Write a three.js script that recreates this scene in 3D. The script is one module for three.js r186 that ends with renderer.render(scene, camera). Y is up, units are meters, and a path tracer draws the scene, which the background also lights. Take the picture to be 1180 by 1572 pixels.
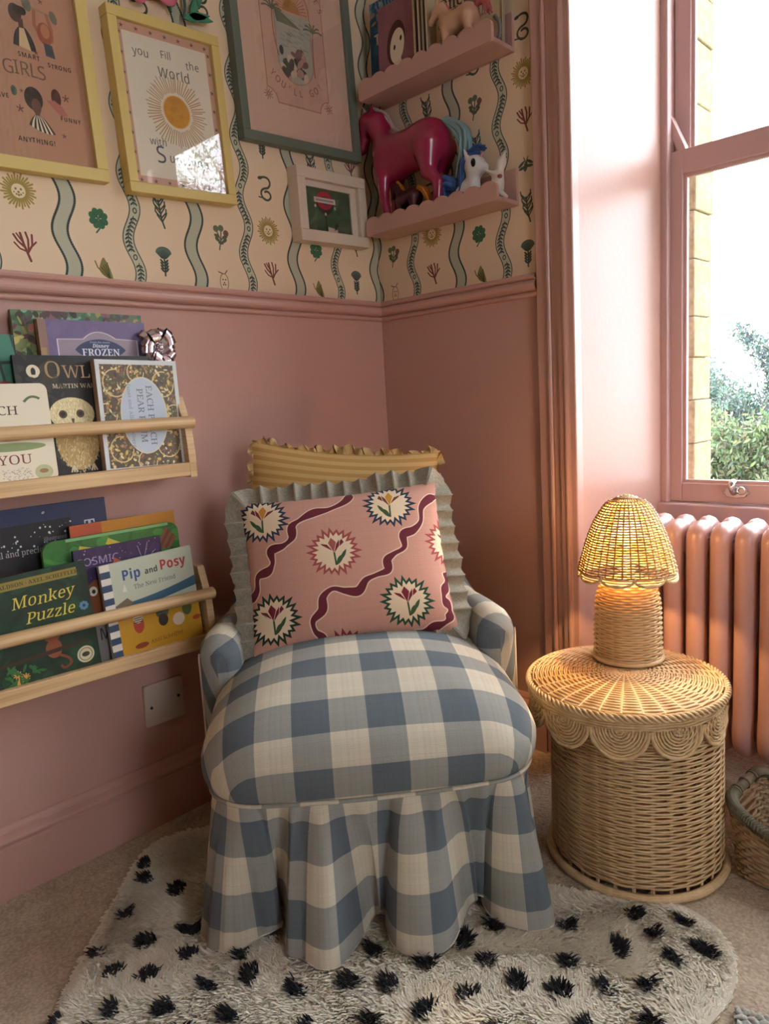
import * as THREE from 'three';
import { RoundedBoxGeometry } from 'three/addons/geometries/RoundedBoxGeometry.js';
import { MarchingCubes } from 'three/addons/objects/MarchingCubes.js';
import { mergeGeometries } from 'three/addons/utils/BufferGeometryUtils.js';

// ---------------------------------------------------------------- camera, sky, exposure
const scene = new THREE.Scene();
const camera = new THREE.PerspectiveCamera(2 * Math.atan(786 / 1120.9) * 180 / Math.PI, 1180 / 1572, 0.05, 200);
{
  const right = new THREE.Vector3(0.72074, -0.05644, -0.69090), up = new THREE.Vector3(-0.06032, 0.98779, -0.14361), back = new THREE.Vector3(0.69058, 0.14518, 0.70854);
  camera.quaternion.setFromRotationMatrix(new THREE.Matrix4().makeBasis(right, up, back));
  camera.position.set(1.318, 0.8095, 1.3817);
}
scene.background = new THREE.Color().setRGB(0.90, 0.98, 1.08);          // bright overcast sky
scene.backgroundIntensity = 10.5;
const renderer = new THREE.WebGLRenderer({ antialias: true });
renderer.toneMapping = THREE.LinearToneMapping;
renderer.toneMappingExposure = 1.15;
renderer.shadowMap.enabled = true;
const LAMP_POWER = 0.34;

// ---------------------------------------------------------------- helpers
function random(seed) { let s = seed | 0; return () => { s = (s + 0x6d2b79f5) | 0; let t = Math.imul(s ^ (s >>> 15), 1 | s); t = (t + Math.imul(t ^ (t >>> 7), 61 | t)) ^ t; return ((t ^ (t >>> 14)) >>> 0) / 4294967296; }; }
const TAU = Math.PI * 2, V3 = (x, y, z) => new THREE.Vector3(x, y, z), lerp = (a, b, t) => a + (b - a) * t, clamp = (x, a = 0, b = 1) => Math.min(b, Math.max(a, x));
const smooth = (a, b, x) => { const t = clamp((x - a) / (b - a)); return t * t * (3 - 2 * t); };
const used = {};
function numbered(name) { const k = used[name] ?? 0; used[name] = k + 1; return k ? name + '_' + String(k).padStart(3, '0') : name; }
function part(name, geometry, material, parent) {
  const m = new THREE.Mesh(geometry, material); m.name = name; m.castShadow = m.receiveShadow = true; parent.add(m); return m;
}
function thing(name, label, category, group, position = [0, 0, 0], turn = 0) {
  const o = new THREE.Group(); o.name = numbered(name); o.position.set(...position); o.rotation.y = turn; o.rotation.order = 'YXZ';
  o.userData = { label, category }; if (group) o.userData.group = group; scene.add(o); return o;
}
function structure(name, label, category) { const o = new THREE.Group(); o.name = name; o.userData = { label, category, kind: 'structure' }; scene.add(o); return o; }
function box(w, h, d, x = 0, y = 0, z = 0, r = 0) {
  const g = r > 0 ? new RoundedBoxGeometry(w, h, d, 2, Math.min(r, w / 2.01, h / 2.01, d / 2.01)) : new THREE.BoxGeometry(w, h, d); return g.translate(x, y, z);
}
const span = (x0, x1, y0, y1, z0, z1, r = 0) => box(x1 - x0, y1 - y0, z1 - z0, (x0 + x1) / 2, (y0 + y1) / 2, (z0 + z1) / 2, r);
function boxUV(g, s = 1) {           // uv in metres from position and normal
  g = g.index ? g.toNonIndexed() : g; const p = g.attributes.position, n = g.attributes.normal, uv = new Float32Array(p.count * 2);
  for (let i = 0; i < p.count; i += 3) {
    const ax = Math.abs(n.getX(i)) + Math.abs(n.getX(i + 1)), ay = Math.abs(n.getY(i)) + Math.abs(n.getY(i + 1)), az = Math.abs(n.getZ(i)) + Math.abs(n.getZ(i + 1));
    for (let k = i; k < i + 3; k++) {
      const x = p.getX(k), y = p.getY(k), z = p.getZ(k), q = ax >= ay && ax >= az ? [-z, y] : ay >= az ? [x, z] : [x, y];
      uv[k * 2] = q[0] * s; uv[k * 2 + 1] = q[1] * s;
    }
  }
  g.setAttribute('uv', new THREE.BufferAttribute(uv, 2)); return g;
}
function merged(list) { const a = list.map((g) => { g = g.index ? g.toNonIndexed() : g; for (const k of Object.keys(g.attributes)) if (!['position', 'normal', 'uv'].includes(k)) g.deleteAttribute(k); if (!g.attributes.uv) g.setAttribute('uv', new THREE.BufferAttribute(new Float32Array(g.attributes.position.count * 2), 2)); return g; }); return mergeGeometries(a); }
// a grid surface from a function (u, v) -> [x, y, z, s, t]
function surface(nu, nv, fn) {
  const pos = [], uv = [], idx = [];
  for (let j = 0; j <= nv; j++) for (let i = 0; i <= nu; i++) { const q = fn(i / nu, j / nv); pos.push(q[0], q[1], q[2]); uv.push(q[3] ?? i / nu, q[4] ?? j / nv); }
  for (let j = 0; j < nv; j++) for (let i = 0; i < nu; i++) { const a = j * (nu + 1) + i, b = a + 1, c = a + nu + 1, d = c + 1; idx.push(a, b, d, a, d, c); }
  const g = new THREE.BufferGeometry(); g.setAttribute('position', new THREE.Float32BufferAttribute(pos, 3)); g.setAttribute('uv', new THREE.Float32BufferAttribute(uv, 2)); g.setIndex(idx); g.computeVertexNormals(); return g;
}
// a swept strand: points array, radius (number or function of t), closed or not
function strand(points, radius, sides = 5, closed = false) {
  const n = points.length, m = closed ? n : n - 1, pos = [], nor = [], uv = [], idx = [], T = new THREE.Vector3(), N = new THREE.Vector3(), B = new THREE.Vector3(), ref = new THREE.Vector3();
  let len = 0;
  for (let i = 0; i < n; i++) {
    const a = points[closed ? (i + n - 1) % n : Math.max(0, i - 1)], b = points[closed ? (i + 1) % n : Math.min(n - 1, i + 1)];
    T.subVectors(b, a).normalize();
    if (i === 0) { ref.set(0, 1, 0); if (Math.abs(T.y) > 0.9) ref.set(1, 0, 0); } else len += points[i].distanceTo(points[i - 1]);
    N.copy(ref).addScaledVector(T, -ref.dot(T)); if (N.lengthSq() < 1e-8) N.set(T.y, T.z, T.x).addScaledVector(T, -(T.y * T.x + T.z * T.y + T.x * T.z)); N.normalize(); if (!closed) ref.copy(N); B.crossVectors(T, N);
    const r = typeof radius === 'function' ? radius(i / (n - 1)) : radius;
    for (let k = 0; k <= sides; k++) { const a2 = k / sides * TAU, c = Math.cos(a2), s = Math.sin(a2); pos.push(points[i].x + (N.x * c + B.x * s) * r, points[i].y + (N.y * c + B.y * s) * r, points[i].z + (N.z * c + B.z * s) * r); nor.push(N.x * c + B.x * s, N.y * c + B.y * s, N.z * c + B.z * s); uv.push(len, k / sides * 0.02); }
  }
  for (let i = 0; i < m; i++) for (let k = 0; k < sides; k++) { const a = i * (sides + 1) + k, b = ((i + 1) % n) * (sides + 1) + k; idx.push(a, a + 1, b + 1, a, b + 1, b); }
  const g = new THREE.BufferGeometry(); g.setAttribute('position', new THREE.Float32BufferAttribute(pos, 3)); g.setAttribute('normal', new THREE.Float32BufferAttribute(nor, 3)); g.setAttribute('uv', new THREE.Float32BufferAttribute(uv, 2)); g.setIndex(idx); return g;
}
const curve = (pts, n, closed = false) => { const c = new THREE.CatmullRomCurve3(pts.map((p) => V3(...p)), closed, 'centripetal').getPoints(n); if (closed) c.pop(); return c; };
function ring(n, fn) { const pts = []; for (let i = 0; i < n; i++) { const a = i / n * TAU, [r, y] = fn(a); pts.push(V3(r * Math.cos(a), y, r * Math.sin(a))); } return pts; }
function lathe(profile, seg = 32) { return new THREE.LatheGeometry(profile.map(([r, y]) => new THREE.Vector2(r, y)), seg); }
function canvas(w, h, draw) { const c = document.createElement('canvas'); c.width = w; c.height = h; draw(c.getContext('2d'), w, h); const t = new THREE.CanvasTexture(c); t.colorSpace = THREE.SRGBColorSpace; t.magFilter = THREE.LinearFilter; t.anisotropy = 8; return t; }
function noiseTexture(size, seed, layers, srgb = false) {     // tileable value noise 0..1 with several layers [cells, weight]
  const r = random(seed), data = new Uint8Array(size * size * 4), acc = new Float32Array(size * size); let total = 0;
  for (const [cx, cy, wgt] of layers) {
    const grid = Float32Array.from({ length: cx * cy }, r); total += wgt;
    for (let y = 0; y < size; y++) for (let x = 0; x < size; x++) {
      const fx = x / size * cx, fy = y / size * cy, ix = Math.floor(fx), iy = Math.floor(fy), tx = fx - ix, ty = fy - iy, sx = tx * tx * (3 - 2 * tx), sy = ty * ty * (3 - 2 * ty), g = (a, b) => grid[(b % cy) * cx + (a % cx)];
      acc[y * size + x] += wgt * lerp(lerp(g(ix, iy), g(ix + 1, iy), sx), lerp(g(ix, iy + 1), g(ix + 1, iy + 1), sx), sy);
    }
  }
  for (let i = 0; i < size * size; i++) { const v = acc[i] / total * 255; data[i * 4] = data[i * 4 + 1] = data[i * 4 + 2] = v; data[i * 4 + 3] = 255; }
  const t = new THREE.DataTexture(data, size, size); t.wrapS = t.wrapT = THREE.RepeatWrapping; t.magFilter = THREE.LinearFilter; if (srgb) t.colorSpace = THREE.SRGBColorSpace; t.needsUpdate = true; return t;
}
function scaled(t, x, y) { const c = t.clone(); c.repeat.set(x, y); c.needsUpdate = true; return c; }
const rgb = (r, g, b) => new THREE.Color().setRGB(r, g, b);
const std = (color, roughness = 0.7, more = {}) => new THREE.MeshStandardMaterial({ color, roughness, ...more });
function tinted(size, seed, layers, a, b) {        // colour texture between two linear colours through noise
  const n = noiseTexture(size, seed, layers), d = n.image.data, ca = a.clone().convertLinearToSRGB(), cb = b.clone().convertLinearToSRGB(), out = new Uint8Array(d.length);
  for (let i = 0; i < d.length; i += 4) { const t = clamp((d[i] / 255 - 0.5) * 1.8 + 0.5); out[i] = lerp(ca.r, cb.r, t) * 255; out[i + 1] = lerp(ca.g, cb.g, t) * 255; out[i + 2] = lerp(ca.b, cb.b, t) * 255; out[i + 3] = 255; }
  const t = new THREE.DataTexture(out, size, size); t.wrapS = t.wrapT = THREE.RepeatWrapping; t.magFilter = THREE.LinearFilter; t.colorSpace = THREE.SRGBColorSpace; t.needsUpdate = true; return t;
}
// smooth union of tapered capsules / ellipsoids, meshed by marching cubes
function blob(items, cell, k = 0.01) {
  const lo = V3(9, 9, 9), hi = V3(-9, -9, -9);
  for (const it of items) for (const [p, r] of it.e ? [[it.e, Math.max(...it.r)]] : [[it.a, it.ra], [it.b, it.rb]]) { lo.min(V3(p[0] - r, p[1] - r, p[2] - r)); hi.max(V3(p[0] + r, p[1] + r, p[2] + r)); }
  const c = lo.clone().add(hi).multiplyScalar(0.5), half = Math.max(hi.x - lo.x, hi.y - lo.y, hi.z - lo.z) / 2 + cell * 3, size = Math.min(96, Math.ceil(half * 2 / cell));
  const mc = new MarchingCubes(size, new THREE.MeshStandardMaterial(), false, false, 120000); mc.isolation = 0;
  const hs = size / 2;
  for (let z = 0; z < size; z++) for (let y = 0; y < size; y++) for (let x = 0; x < size; x++) {
    const px = c.x + (x - hs) / hs * half, py = c.y + (y - hs) / hs * half, pz = c.z + (z - hs) / hs * half; let d = 9;
    for (const it of items) {
      let q;
      if (it.e) { const ex = (px - it.e[0]) / it.r[0], ey = (py - it.e[1]) / it.r[1], ez = (pz - it.e[2]) / it.r[2], l = Math.hypot(ex, ey, ez); q = (l - 1) * Math.min(...it.r); }
      else {
        const bx = it.b[0] - it.a[0], by = it.b[1] - it.a[1], bz = it.b[2] - it.a[2], ax = px - it.a[0], ay = py - it.a[1], az = pz - it.a[2], t = clamp((ax * bx + ay * by + az * bz) / (bx * bx + by * by + bz * bz + 1e-12));
        q = Math.hypot(ax - bx * t, ay - by * t, az - bz * t) - lerp(it.ra, it.rb, t);
      }
      const kk = it.k ?? k, h = clamp(0.5 + 0.5 * (d - q) / kk); d = lerp(d, q, h) - kk * h * (1 - h);
    }
    mc.field[x + y * size + z * size * size] = -d;
  }
  mc.update();
  const n = mc.count, pos = mc.positionArray.slice(0, n * 3), nor = mc.normalArray.slice(0, n * 3);
  for (let i = 0; i < n; i++) { pos[i * 3] = c.x + pos[i * 3] * half; pos[i * 3 + 1] = c.y + pos[i * 3 + 1] * half; pos[i * 3 + 2] = c.z + pos[i * 3 + 2] * half; }
  const g = new THREE.BufferGeometry(); g.setAttribute('position', new THREE.BufferAttribute(pos, 3)); g.setAttribute('normal', new THREE.BufferAttribute(nor, 3)); g.setAttribute('uv', new THREE.BufferAttribute(new Float32Array(n * 2), 2)); return g;
}
const cap = (a, b, ra, rb = ra, k) => ({ a, b, ra, rb, k }), egg = (e, r, k) => ({ e, r, k });

// ---------------------------------------------------------------- shared materials
const fineNoise = noiseTexture(256, 3, [[64, 64, 1], [128, 128, 1], [16, 16, 0.6]]);
const paintBump = scaled(fineNoise, 6, 6);
const PINK = rgb(0.55, 0.315, 0.255);
const paint = std(PINK, 0.62, { bumpMap: paintBump, bumpScale: 0.0003 });                    // flat wall paint
const gloss = std(PINK.clone(), 0.34, { bumpMap: scaled(fineNoise, 2, 2), bumpScale: 0.0002 });      // eggshell woodwork
const windowPaint = std(rgb(0.62, 0.41, 0.385), 0.3);
const whiteCeiling = std(rgb(0.78, 0.75, 0.70), 0.8);
const carpet = new THREE.MeshStandardMaterial({ map: tinted(256, 9, [[128, 128, 1], [12, 12, 0.5]], rgb(0.39, 0.30, 0.205), rgb(0.58, 0.465, 0.335)), roughness: 1, bumpMap: scaled(fineNoise, 1, 1), bumpScale: 0.004 });
carpet.map.repeat.set(3, 3); carpet.bumpMap.repeat.set(3, 3);
const clearGlass = new THREE.MeshPhysicalMaterial({ color: 0xffffff, roughness: 0.02, transmission: 1, thickness: 0, ior: 1.5 });
const pine = new THREE.MeshStandardMaterial({ map: tinted(512, 21, [[3, 64, 1], [6, 160, 0.7], [2, 14, 1]], rgb(0.50, 0.30, 0.135), rgb(0.70, 0.47, 0.24)), roughness: 0.45 });
pine.map.repeat.set(2, 4);
const cane = (a, b, seed) => new THREE.MeshStandardMaterial({ map: (() => { const t = tinted(128, seed, [[24, 4, 1], [64, 4, 0.8], [5, 3, 1]], a, b); t.repeat.set(4, 10); return t; })(), roughness: 0.5 });
const rattan = cane(rgb(0.58, 0.385, 0.175), rgb(0.82, 0.615, 0.345), 31);
const chrome = std(rgb(0.72, 0.72, 0.72), 0.2, { metalness: 1 });
// ---------------------------------------------------------------- wallpaper print (flat print on the upper walls), tile 0.52 m x 0.708 m
const TW = 0.52, TH = 0.708, PX = 2000;
const wallpaperMap = canvas(TW * PX, TH * PX, (g, W, H) => {
  g.fillStyle = '#e3c9a8'; g.fillRect(0, 0, W, H);
  g.lineCap = 'round'; g.lineJoin = 'round';
  const X = (s) => ((s + 0.92) * PX), Y = (y) => H - (y - 1.0) * PX;         // s along the wall, y height
  const wrap = (f) => { for (const dx of [-W, 0, W]) for (const dy of [-H, 0, H]) { g.save(); g.translate(dx, dy); f(); g.restore(); } };
  const wave = (y) => -0.0095 * Math.cos((y - 1.142) / 0.118 * TAU);
  const ribbon = (s0, w, kind) => {
    const edge = (o) => { g.beginPath(); for (let y = 0.98; y <= 1.74; y += 0.004) g.lineTo(X(s0 + o + wave(y)), Y(y)); };
    g.beginPath(); for (let y = 0.98; y <= 1.74; y += 0.004) g.lineTo(X(s0 - w + wave(y)), Y(y)); for (let y = 1.74; y >= 0.98; y -= 0.004) g.lineTo(X(s0 + w + wave(y)), Y(y)); g.closePath();
    g.fillStyle = kind ? '#bfbb9f' : '#b5b39a'; g.fill();
    g.strokeStyle = '#434c45';
    for (const o of [-w, w]) { g.lineWidth = kind ? 4 : 6; edge(o); g.stroke(); }
    if (!kind) { g.fillStyle = '#3a4440'; for (const o of [-w, w]) for (let y = 0.98; y < 1.74; y += 0.0036) { g.beginPath(); g.arc(X(s0 + o + wave(y)), Y(y), 4.6, 0, TAU); g.fill(); } }
    else for (let y = 0.99, k = 0; y < 1.73; y += TH / 100, k++) {
      const x = s0 + wave(y); g.fillStyle = '#3a4440'; g.strokeStyle = '#3a4440';
      if (k % 12 === 5) { g.lineWidth = 4; g.beginPath(); g.ellipse(X(x), Y(y), 7, 9, 0, 0, TAU); g.stroke(); continue; }
      if (k % 12 === 4 || k % 12 === 6) continue;
      for (const d of [-1, 1]) { g.save(); g.translate(X(x), Y(y)); g.rotate(d * 0.75); g.beginPath(); g.ellipse(d * 8, -2, 8.5, 3.2, 0, 0, TAU); g.fill(); g.restore(); }
      g.fillRect(X(x) - 1.5, Y(y) - 9, 3, 18);
    }
  };
  for (const s of [-0.79, -0.53]) wrap(() => ribbon(s, 0.0135, 0));
  for (const s of [-0.663, -0.403]) wrap(() => ribbon(s, 0.0105, 1));
  const twig = (pts, col, lw) => { g.strokeStyle = col; g.lineWidth = lw * 1.35; g.beginPath(); pts.forEach(([a, b], i) => (i ? g.lineTo(a, b) : g.moveTo(a, b))); g.stroke(); };
  const motif = {
    sun() { g.fillStyle = '#a08a48'; g.strokeStyle = '#a08a48'; for (let k = 0; k < 32; k++) { const a = k / 32 * TAU, r = k % 2 ? 46 : 40; g.lineWidth = 5; g.beginPath(); g.moveTo(Math.cos(a) * 27, Math.sin(a) * 27); g.lineTo(Math.cos(a + 0.06) * r, Math.sin(a + 0.06) * r); g.stroke(); }
      g.beginPath(); g.arc(0, 0, 27, 0, TAU); g.fill(); g.fillStyle = '#e2cfae'; g.beginPath(); g.arc(0, 0, 19, 0, TAU); g.fill(); g.fillStyle = '#8a763a'; for (const [a, b, r] of [[-7, -5, 3], [7, -5, 3], [0, 3, 3], [-6, 9, 2.5], [6, 9, 2.5], [0, 11, 3], [-12, 4, 2], [12, 4, 2]]) { g.beginPath(); g.arc(a, b, r, 0, TAU); g.fill(); } },
    coral(c = '#7d3f3a') { twig([[14, 48], [4, 18], [-4, -6], [-12, -40]], c, 6); twig([[6, 24], [24, -4], [26, -38]], c, 5); twig([[10, 12], [12, -22], [6, -44]], c, 5); twig([[0, 6], [-22, -14], [-34, -34]], c, 5); twig([[-8, -14], [-24, -38]], c, 4); twig([[20, 2], [38, -16]], c, 4); twig([[4, 18], [-18, 10], [-34, -8]], c, 4); },
    seaweed(c = '#3d4c40') { twig([[16, 52], [6, 20], [-2, -48]], c, 5); for (let k = 0; k < 6; k++) { const y = 30 - k * 14, x = 8 - k * 2; twig([[x, y], [x - 18 - k % 2 * 6, y - 22], [x - 22 - k, y - 34]], c, 4); twig([[x, y], [x + 16 + k % 2 * 6, y - 22], [x + 22, y - 34]], c, 4); } },
    clover() { g.fillStyle = '#3f6b4c'; for (let k = 0; k < 4; k++) { g.save(); g.rotate(k * TAU / 4 + 0.78); for (const d of [-9, 9]) { g.beginPath(); g.ellipse(d, -22, 12, 14, d * 0.03, 0, TAU); g.fill(); } g.beginPath(); g.moveTo(0, 0); g.lineTo(-15, -20); g.lineTo(15, -20); g.fill(); g.restore(); } twig([[0, 10], [2, 34], [-12, 50]], '#3f6b4c', 4); g.strokeStyle = '#2d5238'; g.lineWidth = 2; for (let k = 0; k < 4; k++) { const a = k * TAU / 4 + 0.78; g.beginPath(); g.moveTo(0, 0); g.lineTo(Math.sin(a) * 28, -Math.cos(a) * 28); g.stroke(); } },
    butterfly() { g.fillStyle = '#857a45'; g.beginPath(); g.moveTo(22, 34); g.quadraticCurveTo(-20, 20, -16, -6); g.quadraticCurveTo(-4, -40, 4, -42); g.quadraticCurveTo(26, -10, 34, 36); g.fill(); g.strokeStyle = '#4a4526'; g.lineWidth = 3; for (let k = 0; k < 4; k++) { g.beginPath(); g.moveTo(22, 34); g.lineTo(-8 + k * 8, -6 - k * 6); g.stroke(); } twig([[18, 32], [-22, -4], [-30, -26]], '#6b6038', 3); },
    thistle() { const c = '#39473f'; twig([[0, 54], [2, 10], [0, -20]], c, 5); g.fillStyle = '#5d6b60'; g.beginPath(); g.ellipse(0, -30, 34, 24, 0, Math.PI, TAU); g.fill(); g.beginPath(); g.moveTo(-34, -30); g.lineTo(-12, -10); g.lineTo(12, -10); g.lineTo(34, -30); g.fill(); g.strokeStyle = c; g.lineWidth = 3; for (let k = -3; k <= 3; k++) { g.beginPath(); g.moveTo(k * 3, -10); g.lineTo(k * 8, -40 + Math.abs(k) * 3); g.stroke(); } for (let k = 0; k < 4; k++) for (const d of [-1, 1]) { g.fillStyle = c; g.save(); g.translate(0, 44 - k * 11); g.rotate(d * -0.8); g.beginPath(); g.ellipse(d * 14, 0, 11, 4, 0, 0, TAU); g.fill(); g.restore(); } },
    sprig() { const c = '#59614c'; twig([[-10, 54], [0, 16], [4, -22]], c, 4); twig([[0, 16], [-18, -20]], c, 4); twig([[0, 16], [24, -8]], c, 4); for (const [x, y, q] of [[4, -32, '#66705b'], [-20, -28, '#66705b'], [27, -14, '#7d5a45']]) { g.fillStyle = q; g.beginPath(); g.arc(x, y, 13, 0, TAU); g.fill(); } g.fillStyle = c; for (const [x, y, a] of [[-16, 14, 0.6], [18, 16, -0.6], [-18, 0, 0.3], [20, 2, -0.3], [0, 26, 0]]) { g.save(); g.translate(x, y); g.rotate(a); g.beginPath(); g.ellipse(0, 0, 13, 7, 0, 0, TAU); g.fill(); g.restore(); } },
    moth() { g.strokeStyle = '#7a6a54'; g.lineWidth = 3; g.beginPath(); g.ellipse(0, 6, 20, 34, 0, 0, TAU); g.stroke(); g.fillStyle = '#4a4238'; for (const [a, b] of [[-6, -4], [7, -4], [0, 8], [-5, 16], [5, 16]]) { g.beginPath(); g.arc(a, b, 3, 0, TAU); g.fill(); } twig([[-6, -28], [-24, -34]], '#6b5c46', 3); twig([[6, -28], [18, -42]], '#6b5c46', 3); },
    snake() { const c = '#4d5340'; g.strokeStyle = c; g.lineWidth = 9; g.beginPath(); g.moveTo(-22, -40); g.bezierCurveTo(36, -62, 40, -6, 6, 0); g.bezierCurveTo(-44, 8, -20, 56, 12, 48); g.bezierCurveTo(44, 36, 20, 2, -2, 16); g.stroke(); g.fillStyle = c; g.beginPath(); g.ellipse(-24, -39, 12, 7, -0.2, 0, TAU); g.fill(); twig([[-4, 44], [-36, 40]], c, 4); },
    bee() { g.fillStyle = '#4e5a4c'; g.beginPath(); g.ellipse(0, 8, 9, 20, 0.2, 0, TAU); g.fill(); for (const [a, b, r] of [[-20, -4, -0.6], [20, -8, 0.5], [-16, 12, -0.2], [18, 8, 0.1]]) { g.save(); g.translate(a, b); g.rotate(r); g.beginPath(); g.ellipse(0, 0, 18, 6, 0, 0, TAU); g.fill(); g.restore(); } twig([[-2, -12], [-8, -28]], '#4e5a4c', 3); twig([[4, -12], [12, -28]], '#4e5a4c', 3); },
  };
  const order = ['coral', 'sun', 'snake', 'thistle', 'seaweed', 'sprig', 'bee', 'clover'], other = ['butterfly', 'clover', 'coral', 'seaweed', 'sprig', 'snake', 'sun', 'bee'], third = ['thistle', 'seaweed', 'bee', 'coral', 'sun', 'snake', 'clover', 'butterfly'], fourth = ['moth', 'sprig', 'thistle', 'sun', 'seaweed', 'bee', 'snake', 'coral'];
  [[-0.862, 1.109, order], [-0.727, 1.083, other], [-0.602, 1.109, third], [-0.467, 1.083, fourth]].forEach(([s, y0, list]) => list.forEach((m, k) => wrap(() => { g.translate(X(s), Y(y0 + k * 0.0885)); const k2 = m === 'sun' ? 1.22 : 1.0; g.scale(k2, k2); motif[m](); })));
});
wallpaperMap.wrapS = wallpaperMap.wrapT = THREE.RepeatWrapping;
wallpaperMap.repeat.set(1 / TW, 1 / TH); wallpaperMap.offset.set(0.92 / TW, -1.0 / TH);
const wallpaper = new THREE.MeshStandardMaterial({ map: wallpaperMap, roughness: 0.85, bumpMap: scaled(fineNoise, 8, 8), bumpScale: 0.0002 });

// ---------------------------------------------------------------- room shell
const RX = 3.0, RZ = 3.4, RY = 2.5, T = 0.14, DADO = 1.04;
function flat(nx, fn) { return fn; }
function panelX(x, z0, z1, y0, y1, uvFlip = -1) { // sheet at x, facing +x, uv (s = -z, y)
  return surface(1, 1, (u, v) => { const z = lerp(z1, z0, u), y = lerp(y0, y1, v); return [x, y, z, -z, y]; });
}
function panelZ(z, x0, x1, y0, y1) { return surface(1, 1, (u, v) => { const x = lerp(x0, x1, u), y = lerp(y0, y1, v); return [x, y, z, x, y]; }); }
{
  const fl = structure('floor', 'beige short-pile carpeted floor', 'floor'); part('carpet', boxUV(span(-T, RX + T, -0.2, 0, -0.5, RZ + T)), carpet, fl);
  const ce = structure('ceiling', 'off-white ceiling above the room', 'ceiling'); part('plaster', span(-T, RX + T, RY, RY + 0.2, -0.5, RZ + T), whiteCeiling, ce);
  const wl = structure('wall_left', 'pink lower wall with patterned paper above the rail', 'wall');
  part('plaster', boxUV(span(-T, 0, 0, RY, -0.5, RZ + T)), paint, wl);
  part('wallpaper', merged([panelX(0.0008, 0, RZ, DADO, RY)]), wallpaper, wl);
  const wb = structure('wall_back', 'pink wall with patterned paper beside the window recess', 'wall');
  part('plaster', boxUV(span(0, 0.548, 0, RY, -0.5, 0)), paint, wb);
  part('plaster', boxUV(span(1.852, RX + T, 0, RY, -0.5, 0)), paint, wb);
  part('plaster', boxUV(span(0.548, 1.852, 2.32, RY, -0.5, 0)), paint, wb);
  part('wallpaper', panelZ(0.0008, 0, 0.548, DADO, RY), wallpaper, wb);
  part('wallpaper', panelZ(0.0008, 1.852, RX, DADO, RY), wallpaper, wb);
  part('recess_back', boxUV(span(0.548, 1.852, 0, 0.53, -0.5, -0.31)), gloss, wb);
  const wr = structure('wall_right', 'pink wall on the window side of the room', 'wall');
  const w2 = [0.8, 1.6, 0.7, 1.75];         // opening of the second window (z0, z1, y0, y1), outside the frame, lighting the room from the right
  part('plaster', span(RX, RX + T, 0, RY, 0, w2[0]), paint, wr); part('plaster', span(RX, RX + T, 0, RY, w2[1], RZ + T), paint, wr); part('plaster', span(RX, RX + T, 0, w2[2], w2[0], w2[1]), paint, wr); part('plaster', span(RX, RX + T, w2[3], RY, w2[0], w2[1]), paint, wr);
  const w = structure('window_2', 'pink framed window in the right wall', 'window');
  for (const g of [span(RX + 0.04, RX + 0.1, w2[2], w2[2] + 0.06, w2[0], w2[1]), span(RX + 0.04, RX + 0.1, w2[3] - 0.06, w2[3], w2[0], w2[1]), span(RX + 0.04, RX + 0.1, w2[2], w2[3], w2[0], w2[0] + 0.06), span(RX + 0.04, RX + 0.1, w2[2], w2[3], w2[1] - 0.06, w2[1]), span(RX + 0.05, RX + 0.09, 1.05, 1.10, w2[0], w2[1])]) part('frame_bar', g, windowPaint, w);
  part('pane', span(RX + 0.066, RX + 0.07, w2[2] + 0.06, w2[3] - 0.06, w2[0] + 0.06, w2[1] - 0.06), clearGlass, w);
  const wf = structure('wall_front', 'pink wall opposite the window', 'wall'); part('plaster', span(0, RX, 0, RY, RZ, RZ + T), paint, wf);
}
// mouldings: profile points [out, up] swept along a wall
function moulding(profile, alongZ, a, b) {
  const n = profile.length - 1, list = [];
  for (let i = 0; i < n; i++) {
    const [o0, y0] = profile[i], [o1, y1] = profile[i + 1];
    list.push(surface(1, 1, (u, v) => { const o = lerp(o0, o1, v), y = lerp(y0, y1, v), s = lerp(a, b, u); return alongZ ? [o, y, s, s, y + o] : [s, y, o, s, y + o]; }));
  }
  return merged(list);
}
const arc = (cx, cy, r, a0, a1, n = 6) => Array.from({ length: n + 1 }, (_, i) => { const a = lerp(a0, a1, i / n) * Math.PI / 180; return [cx + r * Math.cos(a), cy + r * Math.sin(a)]; });
const dadoProfile = [[0, 1.018], [0.006, 1.018], ...arc(0.006, 1.0235, 0.0055, -90, 70, 5), [0.008, 1.029], [0.011, 1.031], ...arc(0.013, 1.040, 0.011, -90, 60, 7), [0.016, 1.051], [0.022, 1.054], [0.024, 1.058], [0.022, 1.063], [0, 1.066]];
const skirtingProfile = [[0.02, 0], [0.02, 0.090], [0.016, 0.0925], [0.0155, 0.0955], ...arc(0.0155, 0.1025, 0.0065, -80, 40, 5), [0.014, 0.111], [0.010, 0.1135], [0.009, 0.118], [0.004, 0.124], [0, 0.126]];
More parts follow.
